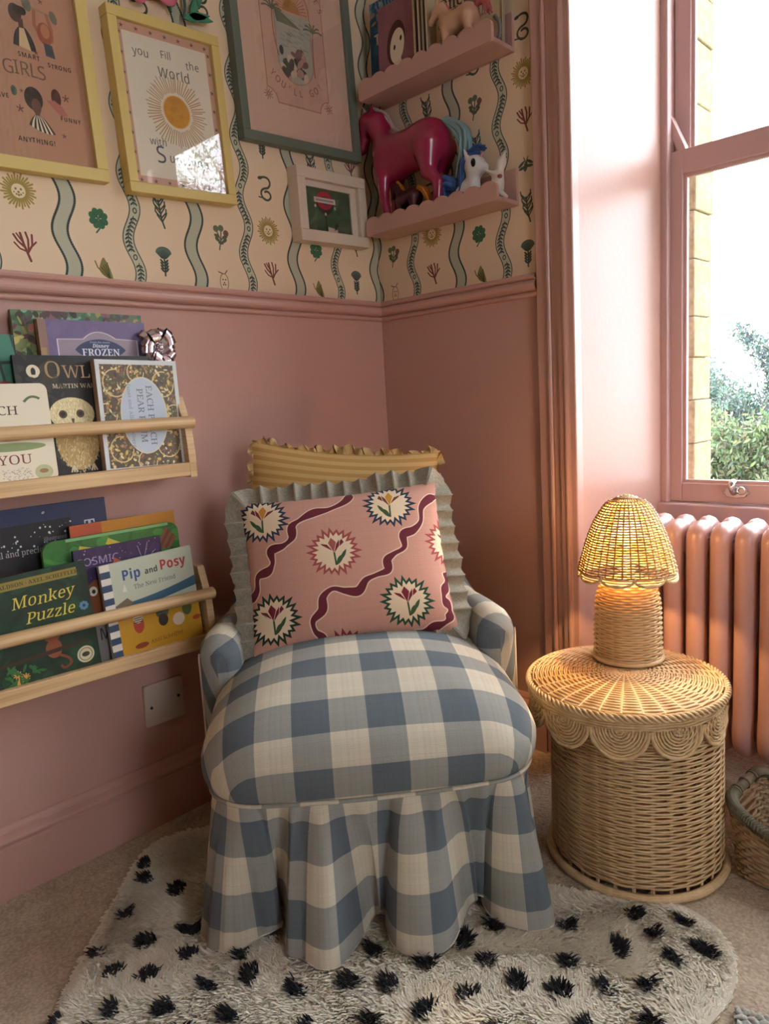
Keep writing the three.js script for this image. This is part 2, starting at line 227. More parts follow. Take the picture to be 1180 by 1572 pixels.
{
  const t1 = structure('trim_1', 'pink moulded dado rail along the left wall', 'rail'); part('rail', moulding(dadoProfile, true, 0, RZ), gloss, t1);
  const t2 = structure('trim_2', 'pink moulded dado rail on the wall beside the window', 'rail'); part('rail', moulding(dadoProfile, false, 0, 0.466), gloss, t2);
  const b1 = structure('baseboard_left', 'tall pink moulded skirting board along the left wall', 'skirting'); part('board', moulding(skirtingProfile, true, 0, RZ), gloss, b1);
  const b2 = structure('baseboard_back', 'pink moulded skirting board behind the armchair', 'skirting'); part('board', moulding(skirtingProfile, false, 0, 0.466), gloss, b2);
  // window architrave: swept profile [across, out]
  const arch = structure('trim_3', 'pink moulded window casing from floor to above the window', 'trim');
  const prof = [[0.463, 0], [0.463, 0.012], [0.4655, 0.0145], [0.488, 0.0145], ...arc(0.494, 0.0155, 0.006, 190, -10, 6).map(([a, b]) => [a, Math.max(0.0145, b)]), [0.501, 0.0135], [0.5015, 0.018], [0.520, 0.020], [0.5205, 0.026], [0.530, 0.0275], ...arc(0.537, 0.027, 0.005, 150, 10, 4), [0.545, 0.0265], [0.556, 0.0265], [0.5575, 0.024], [0.5575, -0.004]];
  const strip = (mirror) => merged(prof.slice(1).map((q, i) => { const p = prof[i]; return surface(1, 1, (u, v) => { const a = lerp(p[0], q[0], u), o = lerp(p[1], q[1], u), y = lerp(0, 2.4, v); return [mirror ? 2.4 - a : a, y, o, a, y]; }); }));
  part('casing', strip(false), gloss, arch); part('casing', strip(true), gloss, arch);
  part('head_casing', span(0.463, 1.937, 2.31, 2.42, 0.0, 0.03, 0.006), gloss, arch);
  // splayed reveals of the recess
  const jamb = structure('trim_4', 'smooth pink splayed reveal panel of the window recess', 'trim');
  const rev = (m) => surface(1, 1, (u, v) => { const x = lerp(0.5575, 0.594, u), z = lerp(0, -0.318, u), y = lerp(0, 2.31, v); return [m ? 2.4 - x : x, y, z, u * 0.3, y]; });
  part('reveal_panel', rev(false), gloss, jamb); part('reveal_panel', rev(true), gloss, jamb); part('head_panel', span(0.548, 1.852, 2.30, 2.32, -0.33, 0), gloss, jamb);
}
// ---------------------------------------------------------------- sash window
{
  const w = structure('window_1', 'pink painted sliding sash window with two large panes', 'window'), X0 = 0.592, X1 = 1.808;
  const zi = -0.318;      // inner face of the lower sash
  const bead = (x0, x1, y0, y1) => span(x0, x1, y0, y1, zi - 0.01, zi + 0.014, 0.005);
  part('staff_bead', bead(X0 - 0.004, X0 + 0.016, 0.53, 2.31), windowPaint, w); part('staff_bead', bead(X1 - 0.016, X1 + 0.004, 0.53, 2.31), windowPaint, w);
  part('window_sill', span(0.56, 1.84, 0.505, 0.545, -0.335, zi + 0.03, 0.006), windowPaint, w);
  part('box_frame', merged([span(0.56, X0 + 0.006, 0.5, 2.32, -0.42, zi), span(X1 - 0.006, 1.84, 0.5, 2.32, -0.42, zi), span(0.56, 1.84, 2.27, 2.32, -0.42, zi), span(0.56, 1.84, 0.49, 0.543, -0.47, zi - 0.02)]), windowPaint, w);
  const sash = (name, y0, y1, z, botW, topW) => {
    const xa = X0 + 0.007, xb = X1 - 0.007, sw = 0.036, d = 0.036;
    const g = new THREE.Group(); g.name = name; w.add(g);
    part('stile', span(xa, xa + sw, y0, y1, z - d, z, 0.003), windowPaint, g); part('stile', span(xb - sw, xb, y0, y1, z - d, z, 0.003), windowPaint, g);
    part('rail', span(xa + sw - 0.001, xb - sw + 0.001, y0, y0 + botW, z - d, z, 0.003), windowPaint, g); part('rail', span(xa + sw - 0.001, xb - sw + 0.001, y1 - topW, y1, z - d, z, 0.003), windowPaint, g);
    const ia = xa + sw, ib = xb - sw, ya = y0 + botW, yb = y1 - topW, zz = z - 0.006, s = 0.0075;     // stepped glazing bead
    part('glazing_bead', merged([span(ia - 0.001, ia + s, ya, yb, zz - 0.012, zz, 0.002), span(ib - s, ib + 0.001, ya, yb, zz - 0.012, zz, 0.002), span(ia, ib, ya - 0.001, ya + s, zz - 0.012, zz, 0.002), span(ia, ib, yb - s, yb + 0.001, zz - 0.012, zz, 0.002)]), windowPaint, g);
    part('pane', span(ia, ib, ya, yb, z - 0.023, z - 0.019), clearGlass, g); return g;
  };
  sash('lower_sash', 0.546, 1.327, zi - 0.002, 0.044, 0.052);
  const up = sash('upper_sash', 1.285, 2.27, zi - 0.044, 0.042, 0.05);
  part('sash_horn', (() => { const s = new THREE.Shape(); s.moveTo(0, 0.075); s.quadraticCurveTo(0.006, 0.03, 0.024, 0); s.lineTo(0.038, 0); s.quadraticCurveTo(0.026, 0.03, 0.004, 0.078); s.closePath(); return new THREE.ExtrudeGeometry(s, { depth: 0.02, bevelEnabled: true, bevelSize: 0.002, bevelThickness: 0.002, bevelSegments: 2 }).translate(0.6, 1.326, zi - 0.03); })(), windowPaint, up);
  // metal sash fastener on the bottom rail
  const lift = new THREE.Group(); lift.name = 'sash_lift'; lift.position.set(0.757, 0.572, zi + 0.001); lift.scale.setScalar(1.25); w.add(lift);
  part('backplate', (() => { const s = new THREE.Shape(); for (let k = 0; k <= 40; k++) { const a = k / 40 * TAU, r = 1 + 0.09 * Math.cos(a * 8); s[k ? 'lineTo' : 'moveTo'](0.02 * r * Math.cos(a), 0.0085 * r * Math.sin(a)); } return new THREE.ExtrudeGeometry(s, { depth: 0.003, bevelEnabled: true, bevelSize: 0.001, bevelThickness: 0.001 }); })(), std(rgb(0.5, 0.42, 0.42), 0.35, { metalness: 0.8 }), lift);
  part('hook', strand(curve([[-0.002, 0.0, 0.004], [-0.003, 0.008, 0.012], [-0.004, 0.016, 0.012], [-0.004, 0.02, 0.004]], 16), 0.006, 8), chrome, lift);
  part('loop', new THREE.TorusGeometry(0.006, 0.0016, 6, 18).translate(0.01, 0.004, 0.006), chrome, lift);
}
{
  const o = thing('roman_blind', 'folded cream roman blind across the top of the window', 'blind', null, [1.2, 1.84, -0.285]), m = std(rgb(0.55, 0.47, 0.38), 0.95);
  for (let k = 0; k < 4; k++) part('fold', surface(2, 8, (u, v) => [(u - 0.5) * 1.19, -0.02 + k * 0.03 + v * 0.14, 0.012 * Math.sin(v * Math.PI) + k * 0.008, u, v]), m, o);
  part('blind_panel', span(-0.595, 0.595, 0.1, 0.46, -0.004, 0.0), m, o); part('headrail', span(-0.595, 0.595, 0.43, 0.46, -0.01, 0.03, 0.003), m, o);
}
// ---------------------------------------------------------------- outside
const stone = new THREE.MeshStandardMaterial({ map: tinted(128, 71, [[10, 10, 1], [40, 40, 1]], rgb(0.30, 0.24, 0.13), rgb(0.46, 0.38, 0.22)), roughness: 0.95 }); stone.map.repeat.set(4, 4);
{
  const o = structure('wall_outside', 'pale yellow stone reveal blocks outside the window', 'wall');
  const r = random(5); let y = 0.3;
  while (y < 2.6) { const h = 0.09 + 0.05 * r(); for (const m of [0, 1]) { const x1 = 0.622 + 0.006 * (r() - 0.5), a = boxUV(span(0.55, x1, y + 0.0006, y + h - 0.0006, -0.53 - 0.006 * r(), -0.425, 0.004)); if (m) a.scale(-1, 1, 1).translate(2.4, 0, 0); part('stone_block', a, stone, o); } y += h; }
  part('stone_sill', boxUV(span(0.56, 1.84, 0.40, 0.545, -0.56, -0.43, 0.006)), stone, o);
  const ground = structure('ground', 'green grass outside below the window', 'grass'); part('lawn', boxUV(span(-30, 30, -3.2, -3, -50, -0.6)), std(rgb(0.10, 0.14, 0.05), 1), ground);
}
{
  // leafy trees beyond the window: each crown a cloud of leaf blades on branches
  const leafShape = (() => { const s = new THREE.Shape(); s.moveTo(0, 0); s.quadraticCurveTo(0.35, 0.4, 0, 1); s.quadraticCurveTo(-0.35, 0.4, 0, 0); return new THREE.ShapeGeometry(s, 3); })();
  const tree = (label, x, z, top, rad, seed, col, n) => {
    const t = thing('tree', label, 'tree', 'trees beyond the window', [x, -3, z]), r = random(seed), H = top + 3, bark = std(rgb(0.22, 0.19, 0.14), 0.9);
    const br = [strand([V3(0, 0, 0), V3(0.1, H * 0.4, 0), V3(-0.05, H * 0.8, 0.05)], (q) => 0.09 * (1 - 0.7 * q), 7)], tips = [];
    for (let k = 0; k < 34; k++) { const a = r() * TAU, y0 = H * (0.35 + 0.5 * r()), l = rad * (0.5 + 0.6 * r()), e = V3(Math.cos(a) * l, Math.min(H * 1.02, y0 + l * (0.4 + 0.8 * r())), Math.sin(a) * l); tips.push([V3(0, y0, 0), e]); br.push(strand([V3(0, y0, 0), V3(e.x * 0.5, (y0 + e.y) / 2 + 0.05, e.z * 0.5), e], (q) => 0.022 * (1 - 0.8 * q), 4)); }
    part('branches', merged(br), bark, t);
    const m = new THREE.MeshPhysicalMaterial({ color: 0xffffff, roughness: 0.8, transmission: 0.25, thickness: 0 });
    const f = new THREE.InstancedMesh(leafShape, m, n); f.name = 'foliage'; f.userData.kind = 'stuff'; const M = new THREE.Matrix4(), q = new THREE.Quaternion(), c = new THREE.Color();
    for (let i = 0; i < n; i++) {
      const [a, b] = tips[Math.floor(r() * tips.length)], u = Math.pow(r(), 0.6), s = 0.035 + 0.045 * r(), sp = rad * 0.20;
      q.setFromEuler(new THREE.Euler(r() * 6.3, r() * 6.3, r() * 6.3));
      M.compose(V3(lerp(a.x, b.x, u) + (r() + r() - 1) * sp, lerp(a.y, b.y, u) + (r() + r() - 1) * sp, lerp(a.z, b.z, u) + (r() + r() - 1) * sp), q, V3(s, s, s)); f.setMatrixAt(i, M);
      f.setColorAt(i, c.setRGB(col[0] * (0.7 + 0.6 * r()), col[1] * (0.7 + 0.6 * r()), col[2] * (0.7 + 0.6 * r())));
    }
    f.castShadow = f.receiveShadow = true; t.add(f);
  };
  tree('blue-green tree with a feathery top left through the pane', -1.75, -6.6, 1.2, 0.75, 11, [0.10, 0.145, 0.115], 42000);
  tree('yellow-green bushy tree low behind the window catch', -0.75, -5.6, 0.75, 0.8, 12, [0.125, 0.16, 0.07], 42000);
  tree('blue-green tree rising at the right edge of the pane', -0.75, -7.4, 1.35, 0.8, 13, [0.105, 0.15, 0.125], 42000);
  tree('dark green tree filling the lower left of the pane', -1.75, -5.6, 0.55, 0.8, 14, [0.09, 0.125, 0.08], 42000);
  tree('tall tree to the right outside, mirrored in picture glass', 7.4, -5.2, 4.6, 2.0, 16, [0.10, 0.14, 0.07], 45000);
  tree('second tall tree to the right outside beyond the first', 9.8, -5.8, 5.2, 2.2, 17, [0.10, 0.145, 0.08], 45000);
  tree('tall tree straight outside beyond the right pane', 1.0, -6.4, 1.7, 1.2, 18, [0.105, 0.15, 0.09], 30000);
  tree('dense far tree behind the other trees in the pane', -2.0, -9.2, 1.1, 1.4, 15, [0.115, 0.16, 0.125], 60000);
}
// ---------------------------------------------------------------- pictures on the left wall
function hand(g, text, x, y, size, color, { font = 'sans-serif', seed = 1, space = 1, jitter = 0.06, weight = '' } = {}) {   // uneven hand lettering
  const r = random(seed); g.fillStyle = color; g.textBaseline = 'alphabetic'; g.textAlign = 'left'; g.font = `${weight} ${size}px ${font}`;
  for (const ch of text) { g.save(); g.translate(x, y + (r() - 0.5) * size * jitter * 2); g.rotate((r() - 0.5) * jitter * 2); g.fillText(ch, 0, 0); g.restore(); x += g.measureText(ch).width * space; }
}
const star = (g, x, y, r, c) => { g.strokeStyle = c; g.lineWidth = r * 0.35; for (let k = 0; k < 5; k++) { const a = k / 5 * TAU; g.beginPath(); g.moveTo(x, y); g.lineTo(x + r * Math.sin(a), y - r * Math.cos(a)); g.stroke(); } };
// frame on the left wall: centre (z, y), outer size, border, depth, roll; the print is a flat sheet behind a pane
function picture(label, z, y, w, h, border, depth, roll, frameMaterial, print, mount) {
  const o = thing('framed_print', label, 'framed picture', 'framed pictures on the left wall', [0.0016, y, z], Math.PI / 2); o.rotation.z = roll;
  const bar = (x0, x1, y0, y1) => span(x0, x1, y0, y1, 0, depth, 0.0015);
  part('frame_bar', bar(-w / 2, w / 2, h / 2 - border, h / 2), frameMaterial, o); part('frame_bar', bar(-w / 2, w / 2, -h / 2, -h / 2 + border), frameMaterial, o);
  part('frame_bar', bar(-w / 2, -w / 2 + border, -h / 2 + border, h / 2 - border), frameMaterial, o); part('frame_bar', bar(w / 2 - border, w / 2, -h / 2 + border, h / 2 - border), frameMaterial, o);
  const iw = w - 2 * border, ih = h - 2 * border;
  if (mount) {
    const [mx, my, mw, mh, mat] = mount, m = depth - 0.012;
    part('mount', merged([span(-iw / 2, mx - mw / 2, -ih / 2, ih / 2, m - 0.004, m), span(mx + mw / 2, iw / 2, -ih / 2, ih / 2, m - 0.004, m), span(mx - mw / 2, mx + mw / 2, my + mh / 2, ih / 2, m - 0.004, m), span(mx - mw / 2, mx + mw / 2, -ih / 2, my - mh / 2, m - 0.004, m)]), mat, o);
    part('print', new THREE.PlaneGeometry(mw + 0.004, mh + 0.004).translate(mx, my, m - 0.006), std(0xffffff, 0.7, { map: print }), o);
  } else part('print', new THREE.PlaneGeometry(iw, ih).translate(0, 0, depth - 0.010), std(0xffffff, 0.7, { map: print }), o);
  part('backing_board', span(-iw / 2, iw / 2, -ih / 2, ih / 2, 0.001, 0.003), std(rgb(0.3, 0.22, 0.14), 0.9), o);
  part('pane', span(-iw / 2, iw / 2, -ih / 2, ih / 2, depth - 0.0068, depth - 0.005), clearGlass, o);
  return o;
}
const yellowWood = std(rgb(0.66, 0.49, 0.16), 0.5), sageWood = std(rgb(0.125, 0.15, 0.115), 0.5), creamWood = std(rgb(0.66, 0.55, 0.42), 0.45);
const girlsPrint = canvas(1024, 1434, (g, W, H) => {
  // visible part of the sheet: the right 0.20 m of a 0.297 m wide print, the lower 0.33 m of 0.42 m
  g.fillStyle = '#b98a6d'; g.fillRect(0, 0, W, H);
  const P = (u, v) => [1024 - (0.1485 + 0.0 - u) * 0, v];
  const px = (x) => W * (0.77 + 0.82 * (x - 0.75)), py = (y) => H * (0.2134 + 0.82 * y);
  const dark = '#2b2422';
  hand(g, 'GIRLS', px(0.475), py(0.585), 100, '#6d4f42', { seed: 4, jitter: 0.03, space: 0.92 });
  hand(g, 'CAN BE', px(0.0), py(0.575), 96, '#6d4f42', { seed: 5, jitter: 0.03, space: 0.85 });
  hand(g, 'SMART', px(0.595), py(0.502), 34, dark, { seed: 6, weight: 'bold', space: 1.12 });
  hand(g, 'STRONG', px(0.79), py(0.522), 33, dark, { seed: 7, weight: 'bold', space: 1.08 });
  hand(g, 'FUNNY', px(0.825), py(0.755), 33, dark, { seed: 8, weight: 'bold', space: 1.12 });
  hand(g, 'BRAVE', px(0.36), py(0.700), 33, dark, { seed: 9, weight: 'bold', space: 1.1 });
  hand(g, 'ANYTHING!', px(0.51), py(0.880), 36, dark, { seed: 10, weight: 'bold', space: 1.08 });
  const egg2 = (x, y, a, b, c, rot = 0) => { g.fillStyle = c; g.beginPath(); g.ellipse(px(x), py(y), W * a * 0.82, H * b * 0.82, rot, 0, TAU); g.fill(); };
  // woman with bun and dark jacket
  g.fillStyle = '#2a2c30'; g.beginPath(); g.moveTo(px(0.575), py(0.455)); g.quadraticCurveTo(px(0.59), py(0.385), px(0.635), py(0.37)); g.lineTo(px(0.67), py(0.372)); g.quadraticCurveTo(px(0.72), py(0.41), px(0.725), py(0.47)); g.fill();
  g.fillStyle = '#d8b98a'; g.beginPath(); g.moveTo(px(0.612), py(0.458)); g.lineTo(px(0.63), py(0.375)); g.lineTo(px(0.662), py(0.375)); g.lineTo(px(0.69), py(0.468)); g.fill();
  egg2(0.615, 0.315, 0.042, 0.040, '#4a3228'); g.fillStyle = '#5a3c2e'; g.fillRect(px(0.628), py(0.335), W * 0.027, H * 0.033); egg2(0.665, 0.30, 0.026, 0.018, '#2d211d'); egg2(0.645, 0.30, 0.04, 0.02, '#2d211d');
  // weight lifter
  g.strokeStyle = '#9a8063'; g.lineWidth = 9; g.beginPath(); g.moveTo(px(0.70), py(0.268)); g.lineTo(px(0.87), py(0.290)); g.stroke(); egg2(0.70, 0.262, 0.03, 0.033, '#6f6b5c', -0.3); egg2(0.875, 0.292, 0.024, 0.03, '#6f6b5c', -0.3);
  g.strokeStyle = '#a5684a'; g.lineWidth = 20; g.lineCap = 'round'; for (const q of [[0.745, 0.285, 0.735, 0.345, 0.775, 0.40], [0.83, 0.29, 0.85, 0.35, 0.845, 0.40]]) { g.beginPath(); g.moveTo(px(q[0]), py(q[1])); g.lineTo(px(q[2]), py(q[3])); g.lineTo(px(q[4]), py(q[5])); g.stroke(); }
  egg2(0.80, 0.375, 0.052, 0.05, '#9c5236'); egg2(0.805, 0.362, 0.03, 0.032, '#b87c58'); g.fillStyle = '#4d5560'; g.beginPath(); g.moveTo(px(0.782), py(0.415)); g.lineTo(px(0.84), py(0.42)); g.lineTo(px(0.852), py(0.478)); g.lineTo(px(0.788), py(0.472)); g.fill();
  // woman with afro and striped top
  egg2(0.655, 0.68, 0.062, 0.052, '#2a2320'); egg2(0.668, 0.712, 0.032, 0.035, '#6a4632'); g.fillStyle = '#6a4632'; g.fillRect(px(0.652), py(0.73), W * 0.027, H * 0.026);
  for (let k = 0; k < 11; k++) { g.fillStyle = k % 2 ? '#e6d7bd' : '#262322'; const a0 = k / 11, a1 = (k + 1) / 11; g.beginPath(); g.moveTo(px(lerp(0.655, 0.685, a0)), py(0.752)); g.quadraticCurveTo(px(lerp(0.625, 0.72, a0)), py(0.76), px(lerp(0.60, 0.775, a0)), py(0.80 + 0.012 * Math.sin(a0 * 3) + a0 * 0.025)); g.lineTo(px(lerp(0.60, 0.775, a1)), py(0.80 + 0.012 * Math.sin(a1 * 3) + a1 * 0.025)); g.quadraticCurveTo(px(lerp(0.625, 0.72, a1)), py(0.76), px(lerp(0.655, 0.685, a1)), py(0.752)); g.fill(); }
  // woman with scarf
  egg2(0.815, 0.655, 0.034, 0.04, '#4b2e26'); g.fillStyle = '#b26a5e'; g.beginPath(); g.moveTo(px(0.745), py(0.675)); g.lineTo(px(0.80), py(0.668)); g.lineTo(px(0.85), py(0.69)); g.lineTo(px(0.885), py(0.728)); g.lineTo(px(0.83), py(0.735)); g.lineTo(px(0.795), py(0.712)); g.closePath(); g.fill();
  egg2(0.53, 0.66, 0.02, 0.022, '#4c6456');
  for (const [x, y, r] of [[0.885, 0.648, 18], [0.555, 0.735, 18], [0.72, 0.47, 11], [0.835, 0.825, 12], [0.80, 0.235, 12], [0.545, 0.24, 16], [0.58, 0.655, 10]]) star(g, px(x), py(y), r, '#6b3a2a');
});
const sunPrint = canvas(900, 1270, (g, W, H) => {
  g.fillStyle = '#c99c85'; g.fillRect(0, 0, W, H); g.fillStyle = '#ded3be'; g.fillRect(W * 0.055, H * 0.055, W * 0.89, H * 0.89);
  for (let k = 0; k < 7; k++) { star(g, W * (0.06 + k * 0.147), H * 0.028, 17, '#4a3038'); star(g, W * (0.06 + k * 0.147), H * 0.973, 17, '#4a3038'); }
  for (let k = 0; k < 8; k++) { star(g, W * 0.027, H * (0.07 + k * 0.122), 17, '#4a3038'); star(g, W * 0.973, H * (0.07 + k * 0.122), 17, '#4a3038'); }
  const ink = '#4d4a48';
  hand(g, 'you', W * 0.14, H * 0.185, 92, ink, { seed: 2 }); hand(g, 'Fill', W * 0.43, H * 0.165, 84, ink, { seed: 3 }); hand(g, 'the', W * 0.70, H * 0.195, 88, ink, { seed: 4, space: 1.1 }); hand(g, 'World', W * 0.38, H * 0.285, 112, ink, { seed: 5, space: 1.06 });
  hand(g, 'with', W * 0.20, H * 0.735, 84, ink, { seed: 6 }); hand(g, 'S', W * 0.25, H * 0.855, 190, '#4c4a5e', { seed: 7 }); hand(g, 'unshine', W * 0.385, H * 0.835, 100, ink, { seed: 8, space: 1.12 });
  const r = random(6), cx = W * 0.535, cy = H * 0.495; g.strokeStyle = '#a8793c'; g.lineCap = 'round';
  for (let k = 0; k < 64; k++) { const a = k / 64 * TAU, a2 = a + (r() - 0.5) * 0.06, r0 = 150 + r() * 14, r1 = 262 + r() * 40; g.lineWidth = 7; g.beginPath(); g.moveTo(cx + Math.cos(a) * r0, cy + Math.sin(a) * r0 * 1.02); g.lineTo(cx + Math.cos(a2) * r1, cy + Math.sin(a2) * r1 * 1.02); g.stroke(); }
  g.fillStyle = '#e3bd8d'; g.beginPath(); g.arc(cx, cy, 138, 0, TAU); g.fill(); g.fillStyle = '#c98a20'; g.beginPath(); g.ellipse(cx, cy, 126, 130, 0, 0, TAU); g.fill();
  g.globalAlpha = 0.12; for (let k = 0; k < 60; k++) { g.fillStyle = k % 2 ? '#e0a945' : '#a86e10'; const a = r() * TAU, q = r() * 100; g.beginPath(); g.arc(cx + Math.cos(a) * q, cy + Math.sin(a) * q, 14 + r() * 18, 0, TAU); g.fill(); } g.globalAlpha = 1;
});
const placesPrint = canvas(900, 1270, (g, W, H) => {
  g.fillStyle = '#d2b09a'; g.fillRect(0, 0, W, H);
  const ink = '#8a5548', bx = W * 0.21, bw = W * 0.58, by = H * 0.10, bh = H * 0.73, c = W * 0.09;
  g.fillStyle = '#c9a18c'; g.strokeStyle = '#a5705f'; g.lineWidth = 7; g.beginPath(); g.moveTo(bx + c, by); g.lineTo(bx + bw - c, by); g.arc(bx + bw, by, c, Math.PI, Math.PI / 2, true); g.lineTo(bx + bw, by + bh - c); g.arc(bx + bw, by + bh, c, -Math.PI / 2, Math.PI, true); g.lineTo(bx + c, by + bh); g.arc(bx, by + bh, c, 0, -Math.PI / 2, true); g.lineTo(bx, by + c); g.arc(bx, by, c, Math.PI / 2, 0, true); g.closePath(); g.fill(); g.stroke();
  const cx = W * 0.5, a0 = H * 0.36;
  g.save(); g.beginPath(); g.arc(cx, a0, W * 0.165, Math.PI, 0); g.lineTo(cx + W * 0.165, H * 0.60); g.arc(cx, H * 0.60, W * 0.165, 0, Math.PI); g.closePath(); g.fillStyle = '#cf9a80'; g.fill(); g.strokeStyle = ink; g.lineWidth = 6; g.stroke(); g.clip();
  g.strokeStyle = '#a5705f'; g.lineWidth = 6; for (let k = 0; k <= 18; k++) { const a = Math.PI + k / 18 * Math.PI; g.beginPath(); g.moveTo(cx + Math.cos(a) * 62, a0 + 10 + Math.sin(a) * 62); g.lineTo(cx + Math.cos(a) * 130, a0 + 10 + Math.sin(a) * 130); g.stroke(); }
  g.fillStyle = '#a8763a'; g.beginPath(); g.arc(cx, a0 + 20, 72, Math.PI, 0); g.fill(); g.fillStyle = '#a9a99a'; g.fillRect(cx - 200, a0 + 30, 400, 500); g.fillStyle = '#5e6b56'; g.beginPath(); g.moveTo(cx - 150, a0 + 8); g.lineTo(cx + 70, a0 + 110); g.lineTo(cx - 130, a0 + 100); g.fill();
  g.strokeStyle = '#7d8579'; g.lineWidth = 4; const r = random(4); for (let k = 0; k < 30; k++) { const x = cx - 130 + r() * 240, y = a0 + 60 + r() * 180; g.beginPath(); g.moveTo(x, y); g.lineTo(x + 40, y + 6); g.stroke(); }
  for (let k = 0; k < 26; k++) { g.fillStyle = ['#6b4a48', '#3d4a42', '#c9b59c', '#2c3634', '#b0897a'][k % 5]; g.beginPath(); g.ellipse(cx - 130 + r() * 260, H * 0.56 + r() * 170, 26 + r() * 22, 14 + r() * 18, r() * 3, 0, TAU); g.fill(); }
  g.restore();
  g.strokeStyle = '#5b6650'; g.lineCap = 'round'; g.lineWidth = 10; for (const [x, y, x2, y2] of [[W * 0.32, H * 0.39, W * 0.345, H * 0.60], [W * 0.69, H * 0.44, W * 0.675, H * 0.66]]) { g.strokeStyle = '#8a6a50'; g.lineWidth = 8; g.beginPath(); g.moveTo(x, y); g.quadraticCurveTo(x - 20, (y + y2) / 2, x2, y2); g.stroke(); g.strokeStyle = '#5b6650'; g.lineWidth = 11; for (let k = 0; k < 6; k++) { const a = -2.9 + k * 0.52; g.beginPath(); g.moveTo(x, y); g.quadraticCurveTo(x + Math.cos(a) * 45, y + Math.sin(a) * 45 - 12, x + Math.cos(a) * 80, y + Math.sin(a) * 62 + 10); g.stroke(); } }
  const round = (text, cx2, cy2, rad, from, step, up) => { g.fillStyle = '#74473c'; g.font = '58px sans-serif'; g.textAlign = 'center'; [...text].forEach((ch, i) => { const a = from + i * step; g.save(); g.translate(cx2 + Math.cos(a) * rad, cy2 + Math.sin(a) * rad); g.rotate(a + (up ? Math.PI / 2 : -Math.PI / 2)); g.fillText(ch, 0, 0); g.restore(); }); };
  round('OH THE PLACES', cx, H * 0.40, 255, Math.PI * 1.09, 0.205, true); round("YOU'LL GO!", cx, H * 0.54, 300, Math.PI * 0.76, -0.175, false);
  for (const [x, y] of [[0.215, 0.80], [0.785, 0.80], [0.215, 0.13], [0.785, 0.13]]) { g.strokeStyle = ink; g.lineWidth = 5; for (let k = 0; k < 10; k++) { const a = k / 10 * TAU; g.beginPath(); g.moveTo(W * x + Math.cos(a) * 8, H * y + Math.sin(a) * 8); g.lineTo(W * x + Math.cos(a) * (30 + 8 * (k % 2)), H * y + Math.sin(a) * (30 + 8 * (k % 2))); g.stroke(); } }
});
const signPrint = canvas(512, 420, (g, W, H) => {
  g.fillStyle = '#3c5a3e'; g.fillRect(0, 0, W, H); const r = random(8); for (let k = 0; k < 500; k++) { g.globalAlpha = 0.12; g.fillStyle = k % 2 ? '#4e7150' : '#2b4730'; g.beginPath(); g.arc(r() * W, r() * H, 8 + r() * 22, 0, TAU); g.fill(); } g.globalAlpha = 1;
  const cx = W * 0.45, cy = H * 0.27; g.fillStyle = '#26332a'; g.beginPath(); g.ellipse(cx, cy + 22, 92, 112, 0, 0, TAU); g.fill(); g.fillStyle = '#26332a'; g.fillRect(cx - 9, cy, 18, 330);
  g.fillStyle = '#a8283a'; g.beginPath(); g.arc(cx, cy, 88, 0, TAU); g.fill(); g.fillStyle = '#35503a'; g.beginPath(); g.arc(cx, cy, 42, 0, TAU); g.fill(); g.fillStyle = '#d9c4b4'; g.fillRect(cx - 118, cy - 25, 236, 50); g.fillStyle = '#8f8a9a'; g.fillRect(cx - 96, cy - 9, 192, 18);
  for (const [x, y] of [[-108, 60], [108, 60], [0, 128]]) { g.fillStyle = '#cbbfae'; g.beginPath(); g.ellipse(cx + x, cy + y, 11, 15, 0, 0, TAU); g.fill(); }
  g.fillStyle = '#cfc0ab'; g.beginPath(); g.moveTo(cx + 18, H); g.lineTo(cx + 18, H - 62); g.lineTo(cx + 90, H - 50); g.lineTo(cx + 120, H - 70); g.lineTo(cx + 128, H); g.fill(); g.fillStyle = '#2a2722'; g.beginPath(); g.moveTo(cx + 88, H - 30); g.lineTo(cx + 98, H - 92); g.lineTo(cx + 140, H - 108); g.lineTo(cx + 120, H - 46); g.fill();
});
picture('yellow frame with brown print of women lettered GIRLS', 0.885, 1.461, 0.338, 0.472, 0.021, 0.022, 0.035, yellowWood, girlsPrint);
picture('yellow frame with sun print lettered you fill the World with Sunshine', 0.561, 1.384, 0.2345, 0.315, 0.0185, 0.026, 0.045, yellowWood, sunPrint);
picture('large sage green frame with pink print lettered YOU\'LL GO', 0.242, 1.608, 0.342, 0.462, 0.020, 0.022, 0.042, sageWood, placesPrint);
picture('small cream box frame with green picture of a red round sign', 0.172, 1.262, 0.212, 0.158, 0.024, 0.034, 0.022, creamWood, signPrint, [-0.006, -0.004, 0.138, 0.093, std(rgb(0.72, 0.62, 0.5), 0.7)]);

